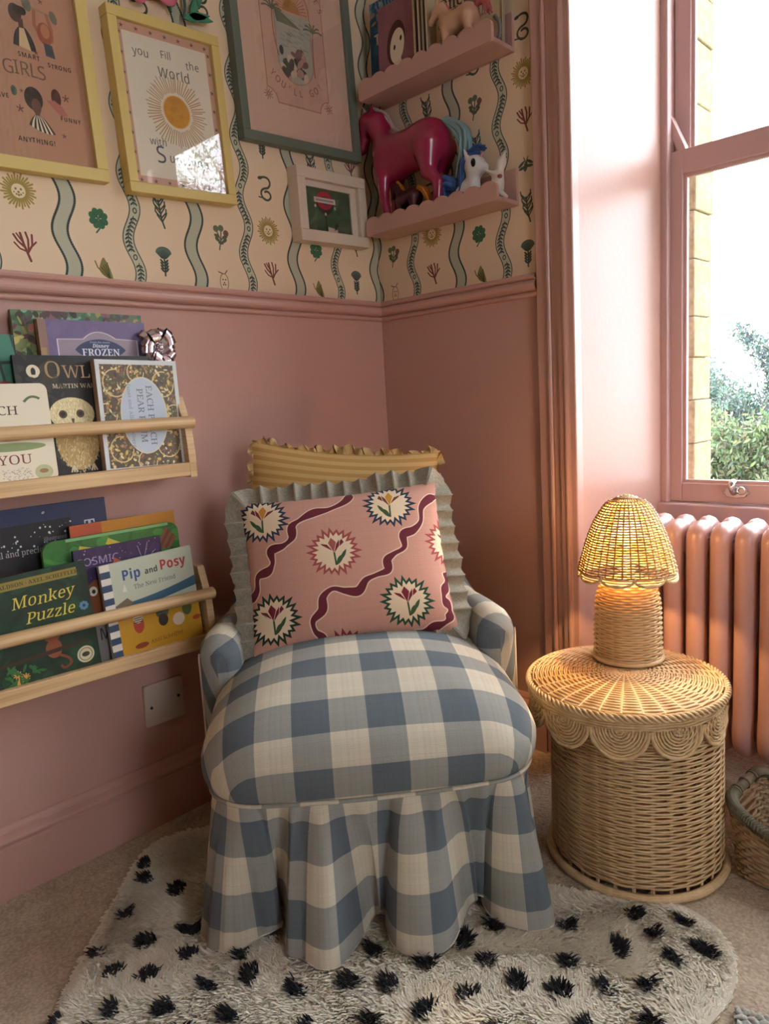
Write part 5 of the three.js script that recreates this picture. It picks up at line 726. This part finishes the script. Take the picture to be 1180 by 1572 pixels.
// ---------------------------------------------------------------- column radiator
{
  const radM = new THREE.MeshPhysicalMaterial({ color: rgb(0.56, 0.33, 0.29), roughness: 0.32, clearcoat: 0.4, clearcoatRoughness: 0.2 }), o = thing('radiator', 'pink cast column radiator under the window behind the lamp', 'radiator', null, [0.774, 0, -0.085]);
  const P = 0.0455, yT = 0.547, yB = 0.085, zf = 0.055;
  const oval = (pts, n) => { // flattened tube round a closed loop in the y-z plane
    const c = curve(pts, n, true); return strand(c, 0.0205, 12, true).scale(0.95, 1, 1);
  };
  const loop = oval([[0, yB + 0.035, zf - 0.017], [0, 0.2, zf - 0.018], [0, 0.35, zf - 0.018], [0, yT - 0.05, zf - 0.018], [0, yT - 0.024, zf - 0.020], [0, yT - 0.018, zf - 0.036], [0, yT - 0.020, 0], [0, yT - 0.014, -zf + 0.036], [0, yT - 0.020, -zf + 0.022], [0, yT - 0.05, -zf + 0.018], [0, 0.35, -zf + 0.018], [0, 0.2, -zf + 0.018], [0, yB + 0.035, -zf + 0.018], [0, yB + 0.018, -zf + 0.036], [0, yB + 0.016, 0], [0, yB + 0.018, zf - 0.036]], 150);
  const mid = new THREE.CylinderGeometry(0.014, 0.014, yT - yB - 0.04, 12).translate(0, (yT + yB) / 2 - 0.005, 0), hub = merged([new THREE.CylinderGeometry(0.018, 0.018, P * 0.98, 14).rotateZ(Math.PI / 2).translate(0, yT - 0.055, 0), new THREE.CylinderGeometry(0.018, 0.018, P * 0.98, 14).rotateZ(Math.PI / 2).translate(0, yB + 0.05, 0)]);
  const sec = merged([loop, mid, hub]);
  for (let k = -2; k <= 11; k++) { const m = part('section', sec, radM, o); m.position.x = k * P; }
  for (const x of [-2 * P, 11 * P]) part('foot', merged([span(x - 0.012, x + 0.012, 0, yB + 0.02, zf - 0.045, zf - 0.01, 0.004), span(x - 0.012, x + 0.012, 0, yB + 0.02, -zf + 0.01, -zf + 0.045, 0.004)]), radM, o);
}
// ---------------------------------------------------------------- wicker basket at the right
{
  const o = thing('wicker_basket', 'wicker basket with grey bound rim on floor by radiator', 'basket', null, [1.088, 0, 0.135], -0.06);
  const W = 0.33, D = 0.17, H = 0.105, list = [], lip = [], rimY = (x) => H - 0.018 + 0.042 * Math.pow(Math.abs(x) / (W / 2), 2.2);
  const sup = (a, f) => { const c = Math.cos(a), s = Math.sin(a), e = 0.32; return [Math.sign(c) * Math.pow(Math.abs(c), e) * W / 2 * f, Math.sign(s) * Math.pow(Math.abs(s), e) * D / 2 * f]; };
  const n = 260; for (let k = 0; k < 15; k++) { const pts = []; for (let i = 0; i < n; i++) { const a = i / n * TAU, f = 0.93 + 0.07 * k / 14, [x, z] = sup(a, f), y = 0.006 + k / 14 * (rimY(x) - 0.008), wv = 0.0026 * Math.cos(i / n * TAU * 26 + (k % 2) * Math.PI), l = Math.hypot(x, z); pts.push(V3(x + x / l * wv, y, z + z / l * wv)); } list.push(strand(pts, 0.0033, 5, true)); }
  const basketCane = cane(rgb(0.34, 0.23, 0.12), rgb(0.55, 0.41, 0.24), 37);
  part('woven_side', merged(list), basketCane, o).userData.kind = 'stuff';
  part('basket_floor', span(-W * 0.44, W * 0.44, 0.003, 0.008, -D * 0.43, D * 0.43), basketCane, o);
  const rimM = cane(rgb(0.13, 0.12, 0.075), rgb(0.26, 0.24, 0.16), 39), rp = []; for (let i = 0; i < 300; i++) { const [x, z] = sup(i / 300 * TAU, 1.0); rp.push(V3(x, rimY(x), z)); }
  part('bound_rim', strand(rp, 0.0085, 8, true), rimM, o);
  const bind = []; for (let i = 0; i < 300; i += 2) { const p = rp[i], q = rp[(i + 1) % 300], t = q.clone().sub(p).normalize(), b = V3(0, 1, 0), nrm = V3().crossVectors(t, b).normalize(), pts = []; for (let j = 0; j < 9; j++) { const a = j / 9 * TAU; pts.push(p.clone().addScaledVector(b, Math.cos(a) * 0.0095).addScaledVector(nrm, Math.sin(a) * 0.0095).addScaledVector(t, (j / 9 - 0.5) * 0.003)); } bind.push(strand(pts, 0.0018, 4, true)); }
  part('rim_binding', merged(bind), rimM, o).userData.kind = 'stuff';
}
// ---------------------------------------------------------------- spotted sheepskin rug
{
  const o = thing('sheepskin_rug', 'cream long-wool sheepskin rug with black spots under armchair', 'rug');
  const edge = curve([[0.075, 0, 0.785], [0.10, 0, 0.70], [0.22, 0, 0.615], [0.40, 0, 0.545], [0.58, 0, 0.475], [0.76, 0, 0.405], [0.88, 0, 0.335], [0.95, 0, 0.345], [1.0, 0, 0.40], [1.018, 0, 0.46], [1.01, 0, 0.55], [0.985, 0, 0.68], [0.90, 0, 0.86], [0.76, 0, 1.05], [0.60, 0, 1.20], [0.46, 0, 1.20], [0.36, 0, 1.10], [0.27, 0, 1.015], [0.185, 0, 0.925]], 160, true).map((p) => [p.x, p.z]);
  const inside = (x, z) => { let d = 9, c = false; for (let i = 0, j = edge.length - 1; i < edge.length; j = i++) { const [ax, az] = edge[i], [bx, bz] = edge[j]; if ((az > z) !== (bz > z) && x < (bx - ax) * (z - az) / (bz - az) + ax) c = !c; const t = clamp(((x - ax) * (bx - ax) + (z - az) * (bz - az)) / ((bx - ax) ** 2 + (bz - az) ** 2)); d = Math.min(d, Math.hypot(x - lerp(ax, bx, t), z - lerp(az, bz, t))); } return c ? d : -d; };
  const spots = [[0.131, 0.832], [0.168, 0.85], [0.243, 0.833], [0.223, 0.922], [0.341, 0.869], [0.316, 0.928], [0.271, 0.99], [0.391, 0.904], [0.337, 0.995], [0.381, 0.965], [0.4, 1.026], [0.451, 0.975], [0.41, 1.066], [0.498, 0.983], [0.354, 1.09], [0.46, 0.913], [0.501, 0.866], [0.565, 0.836], [0.531, 0.925], [0.628, 0.87], [0.611, 0.778], [0.66, 0.748], [0.676, 0.807], [0.597, 0.714], [0.453, 0.848], [0.643, 0.59], [0.699, 0.561], [0.683, 0.623], [0.735, 0.624], [0.672, 0.682], [0.785, 0.488], [0.826, 0.552], [0.868, 0.489], [0.89, 0.425], [0.917, 0.368], [0.962, 0.407], [0.938, 0.452], [0.797, 0.638], [0.847, 0.614], [0.89, 0.56], [0.927, 0.521], [0.756, 0.697], [0.728, 0.753], [0.819, 0.707], [0.905, 0.638], [0.956, 0.574], [0.851, 0.403], [0.70, 0.86], [0.80, 0.80], [0.60, 0.95], [0.55, 1.05], [0.70, 0.98], [0.86, 0.74]];
  const rs = random(8), spotR = spots.map(() => [0.0080 + 0.004 * rs(), 0.75 + 0.5 * rs(), rs() * 3.14]);
  const spotAt = (x, z) => { for (let i = 0; i < spots.length; i++) { const dx = x - spots[i][0], dz = z - spots[i][1]; if (dx * dx + dz * dz < 0.0006) { const [r, e, a] = spotR[i], u = dx * Math.cos(a) + dz * Math.sin(a), v = -dx * Math.sin(a) + dz * Math.cos(a); if (Math.hypot(u / e, v * e) < r) return true; } } return false; };
  const shape = new THREE.Shape(edge.map(([x, z]) => new THREE.Vector2(x, -z)));
  part('hide', new THREE.ExtrudeGeometry(shape, { depth: 0.004, bevelEnabled: false }).rotateX(-Math.PI / 2).translate(0, 0.001, 0), std(rgb(0.62, 0.55, 0.42), 1), o);
  // wool locks: curved tapered tufts
  const tuft = surface(3, 4, (u, v) => { const w = (1 - 0.8 * v * v) * 0.5, a = (u - 0.5) * 2; return [a * w, v, 0.35 * v * v + 0.25 * (1 - a * a) * w]; });
  const r = random(21), put = [], N = 260000, lim = 0.03;
  const flow = (x, z) => Math.sin(x * 19 + 3 * Math.sin(z * 11)) * 1.3 + Math.cos(z * 23 + 2 * Math.sin(x * 17)) * 1.2;
  const M = new THREE.Matrix4(), q = new THREE.Quaternion(), q2 = new THREE.Quaternion(), col = new THREE.Color(), tmp = [];
  for (let i = 0; i < N; i++) {
    const x = 0.06 + r() * 0.97, z = 0.32 + r() * 0.90; if (z + x * 0.62 > 1.55 + 0.2) continue; const d = inside(x, z); if (d < 0) continue;
    const black = spotAt(x + (r() - 0.5) * 0.003, z + (r() - 0.5) * 0.003), cl = Math.sin(x * 160 + 2 * Math.sin(z * 90)) * Math.sin(z * 170 + 2 * Math.sin(x * 80)), near = smooth(0.55, 0.95, z * 0.68 + x * 0.735);
    const len = (0.014 + 0.004 * r() + 0.003 * cl) * (0.6 + 0.4 * smooth(0, 0.03, d)) * (black ? 1.15 : 1), ang = flow(x, z) + (r() - 0.5) * (black ? 3 : 2.4), tilt = (black ? 0.28 : 0.6) + (black ? 0.4 : 0.6) * r() + (1 - smooth(0, 0.02, d)) * 0.3;
    q.setFromAxisAngle(V3(0, 1, 0), ang); q2.setFromAxisAngle(V3(1, 0, 0), tilt); q.multiply(q2); const w = 0.0022 + 0.0018 * r();
    M.compose(V3(x, 0.003, z), q, V3(w * 1.6, len, len * 0.8)); const t = 0.9 + 0.12 * r();
    if (black) col.setRGB(0.018 * t, 0.020 * t, 0.026 * t); else col.setRGB(0.95 * t, 0.89 * t, 0.75 * t);
    tmp.push([M.clone(), col.clone()]);
  }
  const wool = new THREE.InstancedMesh(tuft, new THREE.MeshPhysicalMaterial({ color: 0xffffff, roughness: 0.95, transmission: 0.3, thickness: 0 }), tmp.length); wool.name = 'wool'; wool.userData.kind = 'stuff'; tmp.forEach(([m, c], i) => { wool.setMatrixAt(i, m); wool.setColorAt(i, c); }); wool.castShadow = wool.receiveShadow = true; o.add(wool);
}
// ---------------------------------------------------------------- grey woven mat at the lower right corner
{
  const o = thing('woven_mat', 'pale grey chunky woven mat at the right of sheepskin', 'rug', null, [1.028, 0, 0.485], 0.30);
  const m = linen(rgb(0.42, 0.41, 0.35), rgb(0.62, 0.61, 0.54), 57), list = [];
  const W = 0.34, D = 0.26; part('backing', span(0, W, 0.001, 0.004, 0, D), m, o);
  for (let k = 0; k < 28; k++) { const z = 0.004 + k * (D - 0.008) / 27, pts = []; for (let i = 0; i <= 100; i++) pts.push(V3(0.002 + i / 100 * (W - 0.004), 0.0065 + 0.0022 * Math.cos(i * 1.57 + (k % 2) * Math.PI), z + 0.0012 * Math.sin(i * 0.9 + k))); list.push(strand(pts, 0.0042, 5)); }
  part('weave', merged(list), m, o).userData.kind = 'stuff';
  const knots = []; for (let i = 0; i < 40; i++) knots.push(new THREE.SphereGeometry(0.004, 6, 5).translate(0.004 + i * (W - 0.008) / 39, 0.008, 0.002)); part('edge_knots', merged(knots), m, o).userData.kind = 'stuff';
}
// ---------------------------------------------------------------- scalloped picture ledges on the back wall
function ledge(label, x0, x1, y, depth, front, scal) {
  const o = thing('picture_ledge', label, 'shelf', 'pink ledges on the back wall', [x0, y, 0]), w = x1 - x0, m = gloss;
  part('back_panel', span(0, w, 0, 0.075, 0.001, 0.009, 0.001), m, o); part('shelf_board', span(0, w, 0, 0.009, 0.009, depth, 0.001), m, o);
  const s = new THREE.Shape(), n = scal; s.moveTo(0.006, 0); s.quadraticCurveTo(0, 0, 0, 0.006); s.lineTo(0, front); for (let k = 0; k < n; k++) { const a = w * k / n, b = w * (k + 1) / n; s.absellipse((a + b) / 2, front, (b - a) / 2, 0.013, Math.PI, 0, true); } s.lineTo(w, 0.006); s.quadraticCurveTo(w, 0, w - 0.006, 0);
  part('scalloped_front', new THREE.ExtrudeGeometry(s, { depth: 0.007, bevelEnabled: true, bevelSize: 0.001, bevelThickness: 0.001, bevelSegments: 2, curveSegments: 10 }).translate(0, 0, depth - 0.002), m, o);
}
ledge('pink scalloped ledge holding books and small peach horse', 0.047, 0.42, 1.508, 0.078, 0.030, 9);
ledge('pink scalloped ledge holding the big magenta toy horse', 0.047, 0.42, 1.208, 0.078, 0.026, 9);
// books on the upper ledge (facing +z); front z at the bottom
function ledgeBook(label, xc, z, w, h, t, lean, cover, edge, name = 'picture_book') {
  const o = thing(name, label, 'book', 'books on the pink ledge', [xc, 1.518, z]); o.rotation.x = -lean; const em = std(edge, 0.5), fm = std(0xffffff, 0.5, { map: cover }), b = Math.min(0.002, t * 0.3);
  part('cover', box(w, h, b, 0, h / 2, -b / 2), [em, em, em, em, fm, em], o); part('back_cover', box(w, h, b, 0, h / 2, -t + b / 2), em, o); part('pages', box(w - 0.005, h - 0.005, t - 2 * b, -0.001, h / 2, -t / 2), paper, o); part('spine', box(b, h, t, -w / 2 + b / 2, h / 2, -t / 2 - 0.00002), em, o);
}
const blueCover = canvas(512, 700, (g, W, H) => { g.fillStyle = '#22506e'; g.fillRect(0, 0, W, H); fillNoise(g, W, H, 4, 60, ['#2c6184', '#1a405c', '#3c7490'], 14, 40, 0.5); g.strokeStyle = '#7aa0b0'; g.lineWidth = 6; for (let k = 0; k < 6; k++) { g.beginPath(); g.moveTo(60 + k * 30, 0); g.lineTo(110 + k * 26, 190); g.stroke(); } hand(g, 'TANGLED', 40, 300, 110, '#cfc8b4', { seed: 4, weight: 'bold', jitter: 0.1 }); fillNoise(g, 200, 150, 6, 20, ['#9a7460', '#c9a078', '#7aa0b0'], 8, 20, 0.8); g.fillStyle = '#a8705a'; g.beginPath(); g.ellipse(150, 480, 50, 80, 0.3, 0, TAU); g.fill(); });
ledgeBook('blue picture book lettered TA at the left of top ledge', 0.125, 0.034, 0.165, 0.215, 0.008, 0.03, blueCover, rgb(0.03, 0.10, 0.17));
const plumCover = canvas(512, 660, (g, W, H) => { g.fillStyle = '#8f5b62'; g.fillRect(0, 0, W, H); fillNoise(g, W, H, 9, 60, ['#97626a', '#85525a'], 20, 50, 0.4); g.fillStyle = '#4a2620'; g.beginPath(); g.ellipse(235, 320, 118, 165, 0.25, 0, TAU); g.fill(); g.fillStyle = '#e6d6b8'; g.beginPath(); g.ellipse(250, 345, 92, 130, 0.25, 0, TAU); g.fill(); for (const [x, y] of [[215, 350], [300, 300]]) { g.fillStyle = '#1b1412'; g.beginPath(); g.ellipse(x, y, 13, 20, 0.2, 0, TAU); g.fill(); } g.fillStyle = '#d9c7a6'; g.beginPath(); g.moveTo(200, 470); g.lineTo(300, 450); g.lineTo(340, 640); g.lineTo(180, 640); g.fill(); g.fillStyle = '#22262e'; g.beginPath(); g.moveTo(200, 480); g.lineTo(120, 650); g.lineTo(180, 655); g.lineTo(215, 540); g.fill(); g.beginPath(); g.moveTo(320, 480); g.lineTo(370, 560); g.lineTo(345, 640); g.fill(); g.fillStyle = '#5a2e2a'; g.fillRect(498, 0, 14, H); });
ledgeBook('plum picture book with drawn girl on top ledge', 0.142, 0.050, 0.118, 0.185, 0.007, 0.03, plumCover, rgb(0.27, 0.12, 0.12));
const spines = [[0.205, '#c9b08a', 0.16], [0.2115, '#2a2320', 0.165], [0.218, '#d0bb97', 0.158], [0.2235, '#3a3630', 0.17], [0.229, '#b79a74', 0.165], [0.2345, '#1c1b1c', 0.172], [0.240, '#c9b795', 0.165]], spineWords = ['thin tan book with red edge', 'thin black book second from the plum one', 'thin cream book third from the plum one', 'thin charcoal book in the middle of the thin row', 'thin brown book right of the charcoal one', 'thin black book next to last in the row', 'thin pale book last in the row by the flower cover'];
spines.forEach(([x, c, h], i) => { const o = thing('thin_book', spineWords[i] + ' on top ledge', 'book', 'books on the pink ledge', [x, 1.518, 0.012]), m = std(new THREE.Color(c), 0.6); part('cover', merged([span(-0.0023, -0.0016, 0, h, 0, 0.05), span(0.0016, 0.0023, 0, h, 0, 0.05), span(-0.0023, 0.0023, 0, h, 0.0495, 0.0505)]), m, o); part('pages', span(-0.0015, 0.0015, 0.003, h - 0.003, 0.002, 0.049), paper, o); });
const onceCover = canvas(640, 640, (g, W, H) => { g.fillStyle = '#cdb893'; g.fillRect(0, 0, W, H); g.strokeStyle = '#4a3a2a'; g.lineWidth = 5; g.strokeRect(W - 22, 0, 10, H); g.font = 'bold 120px serif'; g.fillStyle = '#4f2f26'; g.fillText('Once', 30, 250); const r = random(6); for (let k = 0; k < 220; k++) { g.strokeStyle = ['#4d453a', '#6a6350', '#3a3630'][k % 3]; g.lineWidth = 4; const x = 40 + r() * 260, y = 260 + r() * 200; g.beginPath(); g.arc(x, y, 6 + r() * 16, r() * 6, r() * 6); g.stroke(); } g.fillStyle = '#8f7d62'; g.beginPath(); g.ellipse(370, 330, 60, 160, 0, 0, TAU); g.fill(); g.strokeStyle = '#3a2f26'; g.lineWidth = 5; g.beginPath(); g.moveTo(430, 300); g.quadraticCurveTo(470, 320, 450, 400); g.quadraticCurveTo(520, 380, 500, 250); g.stroke(); });
ledgeBook('cream book with drawn flowers and dark lettering on top ledge', 0.331, 0.038, 0.172, 0.185, 0.006, 0.03, onceCover, rgb(0.46, 0.37, 0.25));
// ---------------------------------------------------------------- toy horses. side view: x forward, y up, z across
function horseBody(s, o = {}) {
  const hx = o.head ?? [0.098, 0.205], nose = o.nose ?? [0.122, 0.172], it = [];
  it.push(egg([-0.045, 0.135, 0], [0.052, 0.043, 0.036]), egg([0.035, 0.132, 0], [0.047, 0.043, 0.034]), cap([-0.05, 0.138, 0], [0.04, 0.134, 0], 0.036, 0.036));
  it.push(cap([0.052, 0.148, 0], [0.080, 0.205, 0], 0.030, 0.019), cap([0.080, 0.205, 0], [...hx, 0], 0.0205, 0.0185), cap([...hx, 0], [...nose, 0], 0.017, 0.0105), cap([nose[0] - 0.004, nose[1] - 0.004, 0], [nose[0] + 0.003, nose[1] - 0.007, 0], 0.010, 0.0085));
  for (const d of [-1, 1]) {
    it.push(cap([0.084, 0.222, d * 0.010], [0.082, 0.243, d * 0.013], 0.006, 0.0015, 0.004));
    it.push(cap([0.052, 0.118, d * 0.02], [0.056 + d * 0.004, 0.062, d * 0.022], 0.0185, 0.0095, 0.008), cap([0.056 + d * 0.004, 0.062, d * 0.022], [0.054 + d * 0.01, 0.018, d * 0.022], 0.0092, 0.0075, 0.004), cap([0.054 + d * 0.01, 0.018, d * 0.022], [0.057 + d * 0.01, 0.004, d * 0.022], 0.0085, 0.0115, 0.004));
    it.push(cap([-0.062, 0.125, d * 0.02], [-0.058 + d * 0.006, 0.080, d * 0.023], 0.030, 0.015, 0.008), cap([-0.058 + d * 0.006, 0.080, d * 0.023], [-0.080 + d * 0.006, 0.056, d * 0.023], 0.0135, 0.010, 0.006), cap([-0.080 + d * 0.006, 0.056, d * 0.023], [-0.074 + d * 0.008, 0.016, d * 0.023], 0.0098, 0.0078, 0.004), cap([-0.074 + d * 0.008, 0.016, d * 0.023], [-0.070 + d * 0.008, 0.004, d * 0.023], 0.0085, 0.0115, 0.004));
  }
  return blob(it, 0.0034, 0.016).scale(s, s, s);
}
const locks = (n, seed, root, mid, tip, r, spread) => { const q = random(seed), L = []; for (let i = 0; i < n; i++) { const j = () => (q() - 0.5) * spread; L.push(strand(curve([[root[0] + j() * 0.3, root[1] + j() * 0.3, root[2] + j() * 0.3], [mid[0] + j(), mid[1] + j(), mid[2] + j()], [tip[0] + j() * 1.4, tip[1] + j() * 1.4, tip[2] + j() * 1.4]], 10), (t) => r * (1 - 0.75 * t) + 0.0006, 6)); } return merged(L); };
{
  const o = thing('toy_horse', 'big glossy magenta toy horse with pale blue tail', 'toy', 'toys on the pink ledges', [0.158, 1.217, 0.043], Math.PI), s = 1.19;
  const mag = new THREE.MeshPhysicalMaterial({ color: rgb(0.30, 0.009, 0.055), roughness: 0.25, clearcoat: 0.5, clearcoatRoughness: 0.2 });
  part('body', horseBody(s, { head: [0.102, 0.214], nose: [0.127, 0.178] }), mag, o);
  part('mane', locks(14, 3, [0.088 * s, 0.235 * s, 0], [0.062 * s, 0.215 * s, 0.004], [0.036 * s, 0.182 * s, 0.006], 0.0045, 0.012), std(rgb(0.50, 0.38, 0.34), 0.5), o);
  part('horn', new THREE.ConeGeometry(0.004, 0.032, 10).rotateZ(-0.55).translate(0.114 * s, 0.243 * s, 0), std(rgb(0.6, 0.45, 0.4), 0.4), o);
  part('tail', locks(22, 4, [-0.092 * s, 0.165 * s, 0], [-0.128 * s, 0.13 * s, 0.004], [-0.124 * s, 0.045 * s, 0.004], 0.0058, 0.022), std(rgb(0.22, 0.36, 0.38), 0.4), o);
}
{
  const o = thing('toy_horse', 'small dark maroon toy pony with orange hair under magenta horse', 'toy', 'toys on the pink ledges', [0.160, 1.217, 0.058], Math.PI * 0.95), s = 0.42, m = std(rgb(0.06, 0.012, 0.014), 0.35);
  part('body', horseBody(s), m, o); const h = std(rgb(0.55, 0.20, 0.02), 0.5);
  part('mane', locks(10, 6, [0.085 * s, 0.235 * s, 0], [0.06 * s, 0.2 * s, 0.003], [0.06 * s, 0.10 * s, 0.008], 0.004, 0.008), h, o); part('tail', locks(12, 7, [-0.09 * s, 0.165 * s, 0], [-0.15 * s, 0.13 * s, 0], [-0.17 * s, 0.03 * s, 0.004], 0.004, 0.010), h, o);
}
{
  const o = thing('toy_pony', 'white toy unicorn with blue mane and big dark eye', 'toy', 'toys on the pink ledges', [0.322, 1.217, 0.046], 0.0), white = std(rgb(0.70, 0.66, 0.62), 0.4), blue = std(rgb(0.03, 0.09, 0.27), 0.45);
  part('body', blob([egg([0.0, 0.036, 0], [0.022, 0.018, 0.016]), egg([0.018, 0.072, 0], [0.021, 0.021, 0.019]), cap([0.012, 0.04, 0], [0.015, 0.066, 0], 0.013, 0.010), egg([0.038, 0.066, 0], [0.0095, 0.008, 0.009]), cap([0.013, 0.03, 0.009], [0.015, 0.004, 0.010], 0.0075, 0.0085), cap([0.013, 0.03, -0.009], [0.015, 0.004, -0.010], 0.0075, 0.0085), cap([-0.014, 0.03, 0.009], [-0.015, 0.004, 0.010], 0.008, 0.0085), cap([-0.014, 0.03, -0.009], [-0.015, 0.004, -0.010], 0.008, 0.0085), cap([0.006, 0.09, 0.008], [0.001, 0.105, 0.010], 0.005, 0.0015)], 0.0018, 0.008), white, o);
  part('eye', new THREE.SphereGeometry(0.0062, 14, 10).scale(0.9, 1.25, 0.5).translate(0.026, 0.074, 0.0165), std(rgb(0.02, 0.012, 0.015), 0.15), o); part('horn', new THREE.ConeGeometry(0.0028, 0.022, 10).rotateZ(-0.7).translate(0.038, 0.092, 0.002), std(rgb(0.55, 0.25, 0.36), 0.4), o);
  part('mane', merged([locks(18, 12, [0.026, 0.098, 0], [-0.002, 0.082, 0.006], [-0.010, 0.035, 0.010], 0.0055, 0.012), locks(10, 13, [0.010, 0.098, 0.004], [0.030, 0.104, 0.006], [0.044, 0.098, 0.006], 0.0048, 0.008)]), blue, o);
  o.scale.setScalar(1.12);
  part('tail', locks(26, 14, [-0.024, 0.045, 0], [-0.052, 0.055, 0.006], [-0.066, 0.012, 0.012], 0.0072, 0.026), blue, o);
}
{
  const o = thing('toy_figure', 'small white figurine at the right end of lower ledge', 'toy', 'toys on the pink ledges', [0.396, 1.217, 0.042], 0.3), m = std(rgb(0.66, 0.58, 0.50), 0.45);
  part('body', blob([egg([0.0, 0.035, 0], [0.010, 0.024, 0.009]), egg([0.006, 0.074, 0], [0.008, 0.011, 0.008]), cap([0.002, 0.05, 0], [0.005, 0.068, 0], 0.006, 0.005), cap([0.009, 0.08, 0], [0.014, 0.095, 0.002], 0.004, 0.002), cap([0, 0.05, 0.004], [-0.016, 0.062, 0.006], 0.004, 0.0025), cap([0, 0.02, 0.004], [0.014, 0.003, 0.008], 0.006, 0.004), cap([0, 0.02, -0.004], [-0.006, 0.003, -0.006], 0.006, 0.004)], 0.002, 0.006), m, o);
  o.scale.set(1.35, 1.0, 1.35);
  part('skirt', new THREE.ConeGeometry(0.012, 0.022, 14, 1, true).translate(-0.003, 0.026, 0), std(rgb(0.30, 0.30, 0.30), 0.6), o); part('trim', new THREE.SphereGeometry(0.004, 10, 8).translate(0.006, 0.045, 0.008), std(rgb(0.4, 0.13, 0.08), 0.5), o);
}
{
  const o = thing('toy_horse', 'small peach toy horse with pink mane on top ledge', 'toy', 'toys on the pink ledges', [0.322, 1.517, 0.060], Math.PI), s = 0.52, m = std(rgb(0.62, 0.36, 0.23), 0.5), h = std(rgb(0.50, 0.13, 0.14), 0.5);
  part('body', horseBody(s, { head: [0.10, 0.20], nose: [0.132, 0.178] }), m, o); part('mane', locks(12, 22, [0.095 * s, 0.225 * s, 0], [0.066 * s, 0.21 * s, 0.004], [0.052 * s, 0.165 * s, 0.006], 0.0045, 0.008), h, o); part('tail', locks(12, 23, [-0.092 * s, 0.16 * s, 0], [-0.13 * s, 0.16 * s, 0.0], [-0.15 * s, 0.11 * s, 0.0], 0.0055, 0.010), h, o);
}
{
  const o = thing('curved_handle', 'grey curved piece standing behind tail of peach horse', 'toy', null, [0.402, 1.517, 0.040]);
  part('arch', strand(curve([[0.0, 0.003, 0], [0.010, 0.022, 0], [0.008, 0.042, 0], [-0.002, 0.055, 0]], 16), (t) => 0.0035 + 0.001 * t, 8), std(rgb(0.22, 0.20, 0.20), 0.5), o); part('base', new THREE.SphereGeometry(0.005, 10, 8).translate(0, 0.004, 0), std(rgb(0.22, 0.20, 0.20), 0.5), o);
}
renderer.render(scene, camera);
